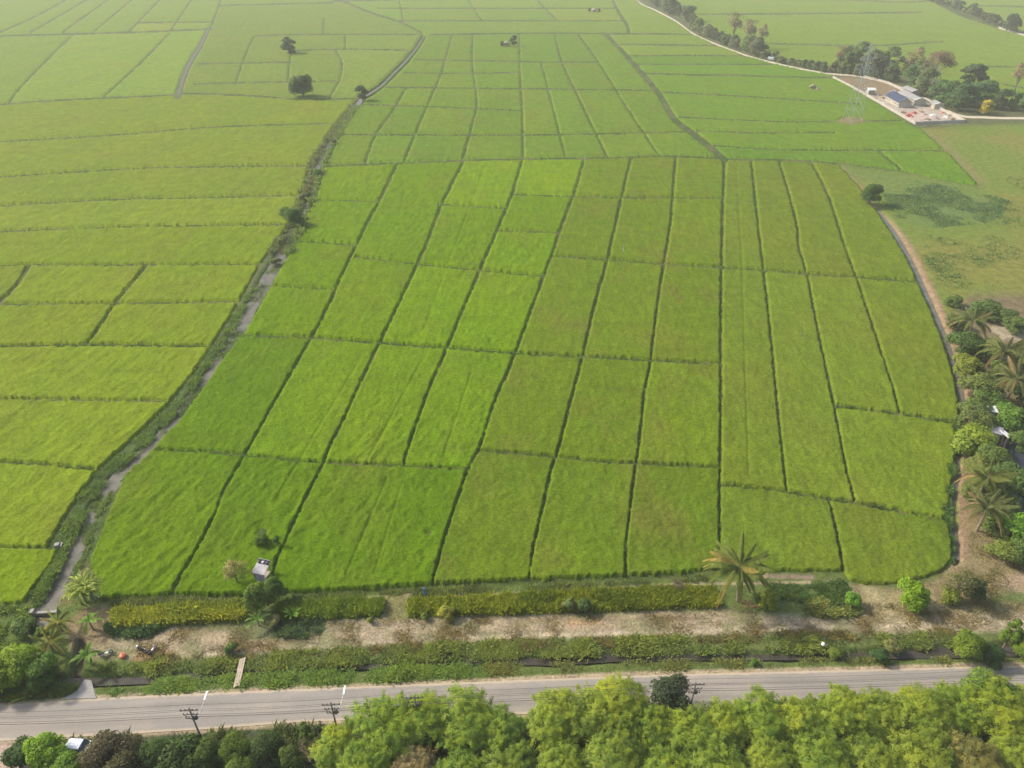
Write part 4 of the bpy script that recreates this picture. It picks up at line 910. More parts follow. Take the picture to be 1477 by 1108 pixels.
put_tree(T_ROUND[0], 'bank_tree', 'green tree cut by the right edge above the road', 'tree', at(1482, 935, 2.56), 4.86, (0.120, 0.175, 0.022), wide=1.0)

# ---- orchard on the right
OG = 'orchard trees along the right-hand channel'
orch = [
    (1378, 466, 3.0, T_MANGO[0], (0.105, 0.120, 0.036), 'olive bush tree left of the topmost orchard palm', 1.1), (1424, 450, 3.6, T_MANGO[1], (0.070, 0.110, 0.030), 'green tree behind the topmost orchard palm', 1.2),
    (1448, 458, 3.0, T_MANGO[0], (0.062, 0.100, 0.030), 'dark tree right behind the topmost orchard palm', 1.1), (1392, 500, 4.6, T_MANGO[0], (0.052, 0.092, 0.022), 'large dark green tree below the topmost orchard palm', 1.1),
    (1422, 508, 4.2, T_MANGO[1], (0.060, 0.100, 0.024), 'dark tree right of the large dark orchard tree', 1.0), (1398, 532, 4.0, T_MANGO[1], (0.145, 0.165, 0.024), 'yellow-green tree on the channel bank of the orchard', .95),
    (1414, 562, 4.6, T_MANGO[0], (0.098, 0.118, 0.030), 'olive green tree in the middle of the orchard', 1.0), (1432, 578, 4.0, T_MANGO[1], (0.072, 0.115, 0.024), 'green tree above the white roof', .95),
    (1448, 540, 3.8, T_MANGO[0], (0.095, 0.130, 0.026), 'green tree behind the spreading orchard palm', 1.0),
    (1410, 612, 4.2, T_MANGO[0], (0.090, 0.112, 0.030), 'olive tree left of the grey shed roof', 1.0), (1462, 606, 3.8, T_MANGO[1], (0.085, 0.155, 0.022), 'bright tree right of the grey shed roof', 1.0),
    (1410, 642, 4.2, T_MANGO[1], (0.150, 0.190, 0.020), 'yellow-green tree below the grey shed roof', 1.05), (1432, 664, 3.8, T_MANGO[0], (0.085, 0.120, 0.026), 'green tree beside the pond', .95),
    (1412, 676, 3.4, T_MANGO[1], (0.115, 0.125, 0.032), 'olive tree above the lower orchard palms', .95), (1462, 700, 4.0, T_MANGO[0], (0.060, 0.100, 0.026), 'dark green tree at the pond edge', 1.1),
    (1446, 735, 3.4, T_MANGO[1], (0.080, 0.110, 0.028), 'green tree right of the lowest orchard palm', 1.0), (1470, 768, 4.2, T_MANGO[0], (0.105, 0.205, 0.018), 'vivid green tree below the pond', 1.0),
    (1450, 796, 2.8, T_MANGO[1], (0.110, 0.135, 0.026), 'low olive tree under the vivid green tree', 1.0), (1486, 800, 3.6, T_MANGO[0], (0.060, 0.095, 0.024), 'dark tree at the right edge under the vivid one', 1.0),
    (1376, 436, 2.4, T_MANGO[1], (0.100, 0.135, 0.034), 'low pale bush tree at the upper tip of the orchard', 1.0), (1466, 470, 3.4, T_MANGO[1], (0.085, 0.120, 0.034), 'green tree above the drooping palm near the right edge', 1.0),
    (1406, 590, 3.6, T_MANGO[1], (0.080, 0.115, 0.028), 'green tree on the channel bank beside the small shed', .9), (1490, 520, 4.4, T_MANGO[0], (0.090, 0.125, 0.030), 'tree cut by the right edge beside the spreading palm', 1.0),
    (1470, 640, 3.4, T_MANGO[0], (0.075, 0.115, 0.028), 'green tree at the upper pond edge', .9), (1438, 700, 3.6, T_MANGO[0], (0.100, 0.140, 0.030), 'mid green tree between the pond and the lower palms', 1.0),
    (1444, 764, 3.0, T_MANGO[1], (0.095, 0.130, 0.030), 'green tree below the lowest orchard palm', .9), (1400, 708, 2.4, T_MANGO[1], (0.110, 0.130, 0.036), 'small olive tree on the channel bank beside the lower palms', .8),
    (1480, 570, 3.8, T_MANGO[1], (0.070, 0.100, 0.026), 'dark tree at the right edge in mid orchard', 1.0),
]
for px, py, h, pr, colr, lb, wd in orch:
    put_tree(pr, 'orchard_tree', lb, 'tree', at(px, py, h * 0.55), h * 1.3, tuple(q * 1.25 for q in (.8 * colr[0] + .02, .8 * colr[1] + .026, .8 * colr[2] + .007)), OG, wide=wd * 1.3)

# ---- palms, bananas
def frond_mesh(seed, L=4.0, droop=0.9, rise=0.7, w=0.58, nl=52):
    rng = np.random.default_rng(seed); m = MB(); n = 12; C_ = []
    for i in range(n + 1):
        t = i / n; C_.append(np.array([L * (t - 0.12 * t * t), 0, L * (rise * t - droop * t * t)]))
    C_ = np.array(C_); m.tube([tuple(p) for p in C_], [0.05 * (1 - 0.8 * i / n) for i in range(n + 1)], 4, False)
    ts = np.linspace(0.14, 1.0, nl)
    for s_ in (-1, 1):
        for t in ts:
            c = np.array([np.interp(t * n, range(n + 1), C_[:, q]) for q in range(3)])
            wl_ = w * (0.35 + 1.0 * sin(pi * min(1, t * 0.85 + 0.12))) * rng.uniform(.85, 1.1)
            d = np.array([0.6, s_ * 0.55, -0.55 - 0.5 * rng.random()]); d /= np.linalg.norm(d)
            tip = c + d * wl_; mid = c + d * wl_ * .5 + np.array([0, 0, .05]); wv = np.array([0.08, 0, 0.01])
            m.add([c - wv * .5, mid - wv * .9, tip, mid + wv * .9], [(0, 1, 2, 3)])
    Vv = np.array(m.v); ff = []
    for f in m.f:
        nz = np.cross(Vv[f[1]] - Vv[f[0]], Vv[f[2]] - Vv[f[0]])[2]; ff.append(f if nz >= 0 or len(f) > 4 else tuple(reversed(f)))
    m.f = ff; me = m.mesh('frond'); me.polygons.foreach_set('use_smooth', np.ones(len(me.polygons), bool))
    nn = np.tile((0.25, 0.0, 1.0), (len(Vv), 1)) + 0.25 * rng.normal(size=(len(Vv), 3)); nn[:, 1] += np.sign(Vv[:, 1]) * .3; me.normals_split_custom_set_from_vertices((nn / np.linalg.norm(nn, axis=1)[:, None]).astype(np.float32))
    a = me.attributes.new('tint', 'FLOAT', 'POINT')
    a.data.foreach_set('value', (0.35 + 0.4 * rng.random(len(me.vertices))).astype(np.float32)); me.materials.append(M['leaf']); return me
FROND_OLD = None
FROND = {'up': [frond_mesh(1, 3.8, .35, .95), frond_mesh(2, 4.0, .45, .8)], 'mid': [frond_mesh(3, 4.2, .8, .62), frond_mesh(4, 4.3, .75, .5)], 'low': [frond_mesh(5, 4.2, .95, .12), frond_mesh(6, 4.0, .9, .3)]}
def palm(label, px, py, hub, s=1.0, n=20, base=(0.120, 0.135, 0.030), dry=(0.26, 0.20, 0.055), dryness=0.3, seed=1, group=None, lean=0.0, name='coconut_palm'):
    rng = random.Random(seed); x, y = at(px, py, hub)
    o = thing(name, label, 'palm tree', (x, y, 0), 0, group)
    m = MB(); m.tube([(lean, -lean * .4, -.1), (lean * .6, -lean * .2, hub * .35), (lean * .15, 0, hub * .75), (0, 0, hub)], [0.26, .17, .14, .16], 8); m.build('trunk', M['palm_bark'], o)
    for i in range(n):
        lvl = i / n; kind = 'up' if lvl < .38 else 'mid' if lvl < .78 else 'low'
        me = rng.choice(FROND[kind]); f = link('frond', me, None, o); f.location = (0, 0, hub - .05); f.rotation_euler = (rng.uniform(-.2, .2), rng.uniform(-.12, .12), i * 2.39996 + rng.uniform(-.2, .2))
        k_ = s * rng.uniform(.88, 1.1); f.scale = (k_, k_, k_)
        old = kind == 'low' and rng.random() < dryness * 2 or rng.random() < dryness * .45
        cc = dry if old else base; v = rng.uniform(1.2, 1.6); f.color = (cc[0] * v, cc[1] * v, cc[2] * v, 1)
    return o
palm('big coconut palm with yellowing fronds at the field edge, golden strip beside it', 1067, 818, 7.6, 1.30, 40, (0.135, 0.165, 0.034), (0.24, 0.20, 0.055), .22, 3, lean=.9)
PG = 'coconut palms in the orchard'
palm('topmost orchard palm, standing clear at the end of the pasture', 1405, 462, 7.0, 1.25, 24, (0.125, 0.150, 0.050), (0.22, 0.18, 0.08), .15, 4, PG)
palm('spreading yellowish orchard palm, second from the top', 1450, 505, 7.5, 1.35, 26, (0.140, 0.155, 0.048), (0.24, 0.19, 0.08), .2, 5, PG)
palm('brownish drooping orchard palm at the right edge', 1468, 545, 7.5, 1.35, 26, (0.130, 0.140, 0.048), (0.23, 0.17, 0.075), .3, 6, PG)
palm('large yellow-green palm beside the pond, upper of the lower pair', 1424, 688, 6.6, 1.22, 28, (0.135, 0.155, 0.040), (0.23, 0.18, 0.07), .15, 7, PG)
palm('lowest orchard palm with brown hanging fronds', 1426, 730, 6.0, 1.12, 28, (0.125, 0.140, 0.045), (0.22, 0.165, 0.075), .25, 8, PG)
palm('small yellow palm left of the upper banana plant', 82, 897, 2.2, .62, 16, (0.160, 0.185, 0.026), (0.28, 0.23, 0.05), .25, 9, 'small palms by the weir', name='young_palm')
palm('small yellow-brown palm above the culvert', 70, 926, 2.4, .66, 16, (0.150, 0.165, 0.028), (0.31, 0.20, 0.055), .4, 10, 'small palms by the weir', name='young_palm')
def banana_leaf(seed, L=2.2, W=.5, droop=.6):
    rng = np.random.default_rng(seed); V = []; F = []; n = 8
    for i in range(n + 1):
        t = i / n; x = L * t * (1 - .15 * t); z = L * (.75 * t - droop * t * t); w = W * (sin(pi * (t * .9 + .06)) ** .6) * .5
        V += [(x, -w, z + .05 * rng.normal() * (i > 1)), (x, 0, z - .06), (x, w, z + .05 * rng.normal() * (i > 1))]
    for i in range(n):
        a = 3 * i; F += [(a, a + 3, a + 4, a + 1), (a + 1, a + 4, a + 5, a + 2)]
    me = bpy.data.meshes.new('leaf'); me.from_pydata(V, [], F); a = me.attributes.new('tint', 'FLOAT', 'POINT')
    a.data.foreach_set('value', np.full(len(V), .5, np.float32)); me.materials.append(M['leaf']); return me
BLEAF = [banana_leaf(1), banana_leaf(2, 2.0, .5, .9), banana_leaf(3, 2.3, .46, .45)]
NLEAF = [banana_leaf(4, 2.4, .34, .9), banana_leaf(5, 2.2, .3, .7), banana_leaf(6, 2.5, .34, .5)]
def banana(label, px, py, stem_h, s, n, colr, seed, stems=1, group=None, leaves=BLEAF, name='banana_plant', cat='banana plant', spread=.5, up=.25):
    rng = random.Random(seed); x, y = at(px, py, stem_h); o = thing(name, label, cat, (x, y, 0), 0, group)
    for k_ in range(stems):
        a = k_ * 2.4 + seed; ox, oy = (0, 0) if stems == 1 else (cos(a) * spread * math.sqrt(k_), sin(a) * spread * math.sqrt(k_)); hh = stem_h * rng.uniform(.75, 1.1)
        m = MB(); m.tube([(ox, oy, -.1), (ox, oy, hh * .5), (ox, oy, hh)], [.13 * s, .1 * s, .06 * s], 6); st = m.build('stem', plain('green_stem', (.16, .17, .07), .7) if 'green_stem' not in bpy.data.materials else bpy.data.materials['green_stem'], o)
        for i in range(n):
            f = link('leaf', rng.choice(leaves), None, o); f.location = (ox, oy, hh - .05)
            f.rotation_euler = (rng.uniform(-.25, .25), rng.uniform(-.5, up), i * 6.283 / n + rng.uniform(-.3, .3)); q = s * rng.uniform(.8, 1.15); f.scale = (q, q, q)
            v = rng.uniform(.95, 1.5); f.color = (colr[0] * v, colr[1] * v, colr[2] * v, 1)
    return o
banana('clump of long narrow leaves at the lower corner of the bright rice', 120, 850, 2.8, 1.15, 13, (0.26, 0.30, 0.065), 2, 9, None, NLEAF, 'cane_clump', 'cane clump', .42, .1)
BG = 'banana plants on the bank'
banana('banana plant with dark leaves and one yellow leaf, below the cane clump', 127, 893, 2.53, 1.08, 9, (0.110, 0.190, 0.026), 3, 1, BG)
banana('banana plant above the culvert beside the parked scooters', 124, 943, 2.53, 1.19, 10, (0.105, 0.180, 0.026), 4, 1, BG)
banana('banana plant with pale leaves under the upright tree by the hut', 371, 893, 1.61, 1.06, 9, (0.135, 0.215, 0.040), 5, 1, BG)
banana('small star-shaped bright green banana plant right of the hut trees', 421, 887, 0.80, 0.82, 8, (0.150, 0.265, 0.030), 6, 1, BG)

# ---- far trees
FT = 'lone trees standing in the far fields'
put_tree(BIGTREE, 'field_tree', 'big dark round tree on the long dike among the far fields', 'tree', at(438, 140), 13.0, (0.058, 0.092, 0.034), FT, wide=.92)
put_tree(T_FAR[1], 'field_tree', 'upright ragged tree with trunk showing, beyond the big round tree', 'tree', at(418, 77), 17, (0.070, 0.098, 0.045), FT, wide=1.15)
put_tree(T_FAR[0], 'field_tree', 'dark tree on the canal bank at the end of the long dike', 'tree', at(523, 146), 9.5, (0.060, 0.085, 0.038), FT, wide=1.0)
put_tree(T_ROUND[1], 'field_tree', 'green tree leaning over the canal at the bright rice', 'tree', at(427, 326), 6.6, (0.075, 0.125, 0.026), FT, wide=1.2)
bush(413, 308, 3.6, (0.100, 0.150, 0.026), 'pale green bush left of the canal tree', 1.2, 1, FT)
put_tree(T_MANGO[0], 'field_tree', 'round green tree at the head of the right-hand channel', 'tree', at(1254, 296), 7.6, (0.058, 0.105, 0.022), FT, wide=0.95)
put_tree(T_FAR[0], 'field_tree', 'small dark tree beside the far field hut', 'tree', at(741, 67), 9.5, (0.060, 0.082, 0.04), FT, wide=.9)
for px, py, lb in ((724, 67, 'low dark tree left of the far field hut'), (850, 17, 'tiny tree left of the farthest hut'), (864, 18, 'tiny tree right of the farthest hut')):
    put_tree(T_FAR[2], 'field_tree', lb, 'tree', at(px, py), 4.5, (0.045, 0.060, 0.032), FT)
bush(459, 250, 2.4, GREEN, 'green bush on the canal bank at the start of the long dike', 1.2, 0, FT); bush(397, 378, 1.8, (0.10, 0.115, 0.045), 'olive bush on the canal bank below the canal tree', 1.3, 1, FT)
bush(482, 205, 2.2, (0.075, 0.085, 0.04), 'brownish bush on the canal bank above the long dike', 1.1, 2, FT); bush(441, 284, 2.6, (0.07, 0.10, 0.035), 'dull green bush on the canal bank above the canal tree', 1.3, 0, FT)
# compound trees
CT = 'trees behind the walled compound'
comp = [
    (1210, 100, 15, T_SPARSE[0], (0.115, 0.092, 0.050), 'reddish thin tree at the left end behind the compound', .8), (1222, 100, 20, T_FAR[1], (0.080, 0.110, 0.040), 'tall green tree right of the reddish one', 1.0),
    (1236, 96, 17, T_FAR[0], (0.075, 0.105, 0.042), 'green tree left behind the pylon', .9), (1254, 104, 19, T_FAR[1], (0.090, 0.100, 0.052), 'greyish tree right behind the pylon', 1.0),
    (1262, 114, 15, T_FAR[2], (0.050, 0.062, 0.040), 'dark grey-green tree behind the upper compound wall', .95), (1278, 104, 17, T_FAR[0], (0.085, 0.115, 0.042), 'mid green tree behind the brown yard', .85),
    (1284, 118, 11, T_FAR[2], (0.048, 0.075, 0.030), 'low dark tree just behind the yard wall', .9), (1300, 108, 16, T_FAR[1], (0.105, 0.120, 0.045), 'yellowish tree left of the big reddish tree', 1.0),
    (1313, 118, 20, T_SPARSE[0], (0.112, 0.092, 0.050), 'reddish bare tree just left of the big one', .8), (1318, 128, 17, T_FAR[0], (0.055, 0.090, 0.034), 'green tree in front of the big reddish tree', .9),
    (1330, 138, 16, T_FAR[2], (0.075, 0.095, 0.042), 'grey-green tree behind the grey roof', .8), (1398, 130, 21, T_FAR[1], (0.042, 0.065, 0.030), 'tall dark tree right of the big reddish tree', 1.0),
    (1352, 146, 12, T_FAR[0], (0.048, 0.085, 0.030), 'dark green tree behind the lower compound wall', 1.0), (1366, 152, 13, T_FAR[2], (0.050, 0.088, 0.030), 'second dark green tree behind the lower compound wall', 1.0),
    (1382, 160, 14, T_FAR[0], (0.042, 0.072, 0.028), 'dense dark tree near the corner of the compound', 1.05), (1402, 154, 13, T_FAR[2], (0.052, 0.092, 0.032), 'broad green tree right of the compound corner', 1.1),
    (1420, 150, 13, T_FAR[0], (0.055, 0.095, 0.034), 'green tree behind the yellow-flowering bush', 1.0), (1440, 158, 11, T_FAR[2], (0.048, 0.075, 0.030), 'dark tree right of the yellow-flowering bush', .9),
    (1420, 165, 7.5, T_FAR[2], (0.240, 0.205, 0.030), 'yellow-flowering round bush beside the dirt road', .9), (1458, 158, 14, T_FAR[1], (0.065, 0.120, 0.034), 'bright green tree near the right edge by the dirt road', .85),
    (1461, 136, 17, T_SPARSE[0], (0.125, 0.095, 0.055), 'thin reddish tree near the right edge', .7), (1476, 162, 10, T_FAR[0], (0.060, 0.105, 0.034), 'green tree cut by the right edge by the dirt road', .9),
]
for px, py, h, pr, colr, lb, wd in comp: put_tree(pr, 'compound_tree', lb, 'tree', at(px, py), h * 1.08, tuple(q * 1.45 for q in colr), CT, wide=wd * 1.15, bark=M['bark'])
BIGRED = tree_proto(91, 26, 10.5, 22, 2300, 1.0, 0.55, crown_base=0.42)
put_tree(BIGRED, 'compound_tree', 'big reddish half-bare tree with a pale forked trunk behind the compound', 'tree', at(1342, 132), 25, (0.160, 0.125, 0.075), CT, bark=M['pale_bark'], wide=1.0)
# belt of trees along the dirt road
BT = 'trees in the belt along the dirt road'
belt = smooth([p for p in ROADN[1:11]], 12); rb = random.Random(5); nb_ = 64
seq = np.linspace(0, len(belt) - 1, nb_).astype(int); words_ = ['dark', 'greyish', 'mid green', 'pale green', 'dull olive']
for i, q in enumerate(seq):
    px, py = belt[q]; tfrac = i / nb_
    off = rb.uniform(4, 14) + (6 if tfrac < .3 else 2); px2 = px + off; py2 = py - rb.uniform(-.5, 2.0)
    hh = rb.uniform(9, 16) * (1.35 if tfrac < .25 else .9 if tfrac < .6 else .55); w_i = rb.randrange(5)
    colr = [(0.042, 0.058, 0.032), (0.075, 0.085, 0.050), (0.058, 0.085, 0.034), (0.090, 0.115, 0.045), (0.085, 0.090, 0.045)][w_i]
    put_tree(rb.choice(T_FAR), 'belt_tree', '%s tree in the belt lining the dirt road, %s' % (words_[w_i], 'toward its far hazy end' if tfrac < .3 else 'around the reddish trees' if tfrac < .6 else 'behind the white van' if tfrac < .78 else 'near the compound'), 'tree', at(px2, py2), hh, tuple(q * 1.4 for q in colr), BT + ', ' + words_[w_i] + str(0 if tfrac < .3 else 1 if tfrac < .6 else 2 if tfrac < .78 else 3).replace('0', ' far end').replace('1', ' middle').replace('2', ' by the van').replace('3', ' near the compound'), wide=rb.uniform(.8, 1.15))
for px, py, h, lb in ((1056, 64, 26, 'leftmost tall reddish thin tree in the belt'), (1077, 72, 24, 'middle tall reddish thin tree in the belt, widest crown'), (1097, 70, 19, 'rightmost tall reddish thin tree in the belt, faded crown')):
    put_tree(T_SPARSE[0], 'belt_tree', lb, 'tree', at(px, py), h, (0.150, 0.120, 0.075), 'reddish trees of the belt', bark=M['pale_bark'], wide=.75)
CB = 'trees in the far right corner'
for i in range(16):
    t = i / 15; px = 1335 + 125 * t; py = 2 + 46 * t ** 1.15 - rb.uniform(0, 3)
    w_i = i % 3
    put_tree(T_FAR[i % 3], 'corner_tree', ['dark', 'greyish', 'pale green'][w_i] + ' tree in the hazy row in the far right corner', 'tree', at(px, py), rb.uniform(9, 14), [(0.045, 0.060, 0.036), (0.080, 0.085, 0.058), (0.085, 0.105, 0.05)][w_i], CB + ', ' + ['dark', 'greyish', 'pale green'][w_i], wide=rb.uniform(.9, 1.3))
put_tree(T_FAR[0], 'corner_tree', 'largest dark tree of the far corner row, at the dirt road', 'tree', at(1457, 46), 17, (0.042, 0.062, 0.034), CB)

# ================================================================== WEEDS AND CROPS (uncountable)
def tufts(name, label, poly, n, h, w, colr, seed, blades=5, clump=0.0, spread=.25, kind='stuff', line=None, lw=3, z=0.0, lean=.95, csc=.35):
    rng = np.random.default_rng(seed)
    if line is not None:
        P = smooth(line, 8); seg = np.linalg.norm(np.diff(P, axis=0), axis=1); cum = np.concatenate([[0], np.cumsum(seg)]); s_ = rng.random(n) * cum[-1]
        px = np.interp(s_, cum, P[:, 0]) + rng.normal(size=n) * lw * .5; py = np.interp(s_, cum, P[:, 1]) + rng.normal(size=n) * lw * .3
    else:
        A = np.array(poly)[:, :2]; lo, hi = A.min(0), A.max(0); px = np.empty(0); py = np.empty(0)
        while len(px) < n:
            q = rng.uniform(lo, hi, (n * 2, 2)); ok = inpoly(q[:, 0], q[:, 1], poly); px = np.r_[px, q[ok, 0]]; py = np.r_[py, q[ok, 1]]
        px, py = px[:n], py[:n]
    ok = seg_dist(px, py, (351, 945), (340, 995))[0] > 7
    for a_, b_ in () if name == 'floating_weeds' else zip(CANAL[:22], CANAL[1:23]): ok &= seg_dist(px, py, a_[:2], b_[:2])[0] > a_[2] * .5 + 1.0
    px, py = px[ok], py[ok]
    x, y, _ = to_world(px, py)
    cl = fbm(x * csc, y * csc, 3, seed); keep = cl > clump; x, y, cl = x[keep], y[keep], cl[keep]; n = len(x)
    hs = h * (.3 + 1.8 * np.clip((cl - clump) * 2.2, 0, 1)) * rng.uniform(.45, 1.55, n); tint0 = np.clip(rng.normal(.5, .2, n) + (vnoise(x * .35, y * .35, seed) - .5) * 1.0 + (vnoise(x * 1.4, y * 1.4, seed + 1) - .5) * .5, 0, 1)
    b = np.repeat(np.arange(n), blades); m_ = len(b); a = rng.uniform(0, 2 * pi, m_)
    bx = x[b] + rng.normal(size=m_) * spread; by = y[b] + rng.normal(size=m_) * spread; hh = hs[b] * rng.uniform(.6, 1.2, m_)
    ln = lean * hh * rng.uniform(.2, 1, m_); wx, wy = -np.sin(a) * w * .5, np.cos(a) * w * .5
    zz = z + 0 * hh
    V = np.stack([np.stack([bx - wx, by - wy, zz], -1), np.stack([bx + wx, by + wy, zz], -1),
                  np.stack([bx + wx * .8 + np.cos(a) * ln * .45, by + wy * .8 + np.sin(a) * ln * .45, zz + hh * .65], -1), np.stack([bx + np.cos(a) * ln - wx * .3, by + np.sin(a) * ln - wy * .3, zz + hh], -1)], 1).reshape(-1, 3)
    bn = np.stack([-.2 * np.cos(a), -.2 * np.sin(a), np.ones(m_)], -1) + .42 * rng.normal(size=(m_, 3)); bn /= np.linalg.norm(bn, axis=1)[:, None]
    me = np_mesh(name, V, np.arange(4 * m_).reshape(m_, 4)[:, ::-1], False, {'tint': np.repeat(np.clip(tint0[b] + rng.normal(size=m_) * .08, 0, 1), 4)}, normals=np.repeat(bn, 4, 0))
    o = link(name, me, M['blade']); o.color = (*[q * 2.0 for q in colr], 1); return tag(o, label, kind=kind)
tufts('ditch_weeds', 'tall green weeds on the field side of the roadside ditch', [(145, 962), (330, 952), (430, 941), (600, 932), (780, 924), (1000, 920), (1240, 917), (1380, 914), (1380, 934), (1240, 940), (1000, 943), (800, 947), (600, 955), (430, 963), (330, 968), (160, 977)], 11000, .29, .2, (0.115, 0.142, 0.032), 3, 5, .40, .32, lean=1.5)
tufts('ditch_weeds', 'fresh green weeds between the ditch and the road', [(140, 985), (230, 982), (340, 976), (520, 966), (700, 959), (705, 974), (520, 984), (340, 992), (200, 1000), (139, 1003)], 6500, .25, .2, (0.108, 0.158, 0.032), 4, 5, .40, .32, lean=1.5)
tufts('verge_grass', 'thinner grass on the road verge to the right', [(700, 958), (1000, 952), (1240, 950), (1370, 948), (1370, 957), (1240, 961), (1000, 966), (705, 974)], 4200, .22, .15, (0.115, 0.128, 0.036), 5, 5, .42, .25, lean=1.5)
tufts('verge_grass', 'grass on the bank by the culvert left of the ramp', [(0, 985), (60, 985), (110, 992), (108, 998), (90, 1004), (0, 1012), (-90, 1018), (-90, 990)], 2600, .5, .15, (0.095, 0.130, 0.032), 6, 5, .33, .22)
tufts('ditch_weeds', 'dry reddish weeds on the upper edge of the roadside ditch', [(200, 946), (350, 944), (600, 929), (800, 921), (1000, 916), (1240, 911), (1380, 908), (1380, 922), (1000, 927), (600, 942), (430, 951), (220, 962)], 5000, .3, .16, (0.118, 0.105, 0.040), 90, 5, .46, .3, lean=1.4)
tufts('bank_weeds', 'rough green growth on the bank left of the weir', [(-70, 880), (30, 876), (62, 890), (52, 925), (20, 945), (-70, 945)], 2600, .4, .2, (0.085, 0.125, 0.026), 91, 5, .36, .3, lean=1.3)
tufts('bank_weeds', 'green weeds along the left bank of the canal', [(112, 722), (146, 680), (186, 643), (237, 596), (278, 546), (311, 498), (342, 447), (360, 420), (376, 408), (352, 452), (320, 503), (295, 541), (262, 586), (222, 632), (190, 662), (150, 700), (132, 728), (115, 766), (98, 800), (82, 832), (64, 862), (48, 880), (36, 876), (60, 842), (80, 806), (96, 762)], 6000, .3, .22, (0.074, 0.115, 0.024), 7, 5, .40, .4, lean=1.6)
tufts('bank_weeds', 'thin weeds along the right bank of the canal', None, 3000, .35, .18, (0.085, 0.120, 0.030), 8, 5, .40, .2, line=[(100, 842), (118, 800), (136, 752), (158, 712), (184, 684), (214, 656), (262, 602), (288, 569), (314, 526), (350, 482)], lw=7)
tufts('floating_weeds', 'mats of green water weed floating in the left canal', None, 5200, .12, .3, (0.066, 0.100, 0.026), 92, 4, .52, .3, line=[p[:2] for p in CANAL[4:18]], lw=9, lean=2.2, z=-.36, csc=.22)
tufts('floating_weeds', 'weeds and dead stalks standing in the upper canal', None, 2600, .3, .3, (0.080, 0.096, 0.034), 93, 4, .50, .4, line=[p[:2] for p in CANAL[17:25]], lw=5, lean=1.4, z=-.36, csc=.12)
tufts('bank_weeds', 'brownish weeds along the upper canal banks', None, 3000, .9, .3, (0.088, 0.105, 0.036), 9, 5, .38, .5, line=[(392, 366), (409, 338), (430, 300), (444, 262), (452, 235), (470, 206), (490, 178), (510, 150)], lw=5)
tufts('bank_weeds', 'green weeds right of the upper canal', None, 2200, .9, .3, (0.080, 0.115, 0.032), 19, 5, .38, .5, line=[(413, 372), (432, 338), (452, 288), (466, 246), (484, 206), (500, 178), (518, 152)], lw=4)
tufts('field_edge_weeds', 'grass on the low bank under the near edge of the rice', [(150, 866), (345, 860), (440, 857), (620, 849), (760, 845), (970, 835), (1030, 830), (1030, 838), (970, 842), (760, 853), (620, 859), (548, 862), (440, 866), (345, 864), (152, 876)], 3600, .22, .18, (0.075, 0.095, 0.026), 10, 5, .42, .3, lean=1.6)
tufts('bank_weeds', 'weedy green ground between the vine patch and the rice', [(1110, 842), (1170, 846), (1215, 838), (1228, 850), (1222, 872), (1170, 872), (1120, 862)], 3200, .3, .2, (0.062, 0.100, 0.024), 11, 6, .3, .25)
tufts('bank_weeds', 'dark green weeds around the trees below the hut', [(150, 902), (190, 905), (240, 906), (215, 918), (160, 916)], 900, .6, .18, (0.055, 0.095, 0.030), 12, 6, .3, .25)
tufts('bank_weeds', 'blue-green grass right below the star-shaped banana', [(395, 902), (470, 892), (463, 912), (440, 920), (400, 918)], 1300, .4, .15, (0.070, 0.105, 0.040), 13, 5, .33, .22)
tufts('dry_grass', 'dry straw-coloured grass on the bare strip', [(190, 910), (350, 906), (470, 896), (600, 892), (830, 889), (1030, 883), (1160, 889), (1250, 880), (1400, 884), (1470, 888), (1470, 902), (1350, 912), (1200, 912), (1000, 916), (800, 921), (600, 929), (450, 938), (350, 944), (200, 946)], 13000, .14, .14, (0.125, 0.105, 0.050), 14, 4, .40, .4, lean=1.8)
tufts('dry_grass', 'dry grass on the ground right of the channel', [(1240, 870), (1300, 872), (1390, 860), (1396, 770), (1440, 770), (1475, 830), (1475, 885), (1250, 888)], 3600, .18, .15, (0.115, 0.105, 0.042), 15, 4, .42, .3)
tufts('channel_weeds', 'green weeds on the rice side of the right channel', None, 2200, .5, .2, (0.060, 0.110, 0.028), 16, 5, .35, .2, line=[(1372, 812), (1370, 770), (1364, 745), (1367, 715), (1372, 680), (1380, 617)], lw=4)
tufts('roadside_grass', 'rough grass under the trees on the near side of the road', [(100, 1068), (300, 1060), (480, 1046), (800, 1036), (1107, 1024), (1477, 1008), (1600, 1010), (1600, 1100), (60, 1110)], 7000, .6, .2, (0.065, 0.085, 0.030), 17, 5, .35, .3)
tufts('reed_patch', 'blue-green reed beds on the pasture', [(1268, 268), (1330, 262), (1390, 272), (1450, 290), (1440, 312), (1420, 322), (1350, 328), (1300, 322), (1288, 300)], 8000, .5, .36, (0.082, 0.122, 0.042), 18, 5, .46, .7, csc=.11)
tufts('reed_patch', 'scattered tufts of dark sedge over the pasture', [(1220, 245), (1412, 272), (1345, 192), (1470, 180), (1600, 190), (1600, 440), (1420, 440), (1370, 430), (1330, 370), (1300, 320)], 9000, .55, .35, (0.085, 0.120, 0.034), 20, 4, .60, .6, csc=.06)
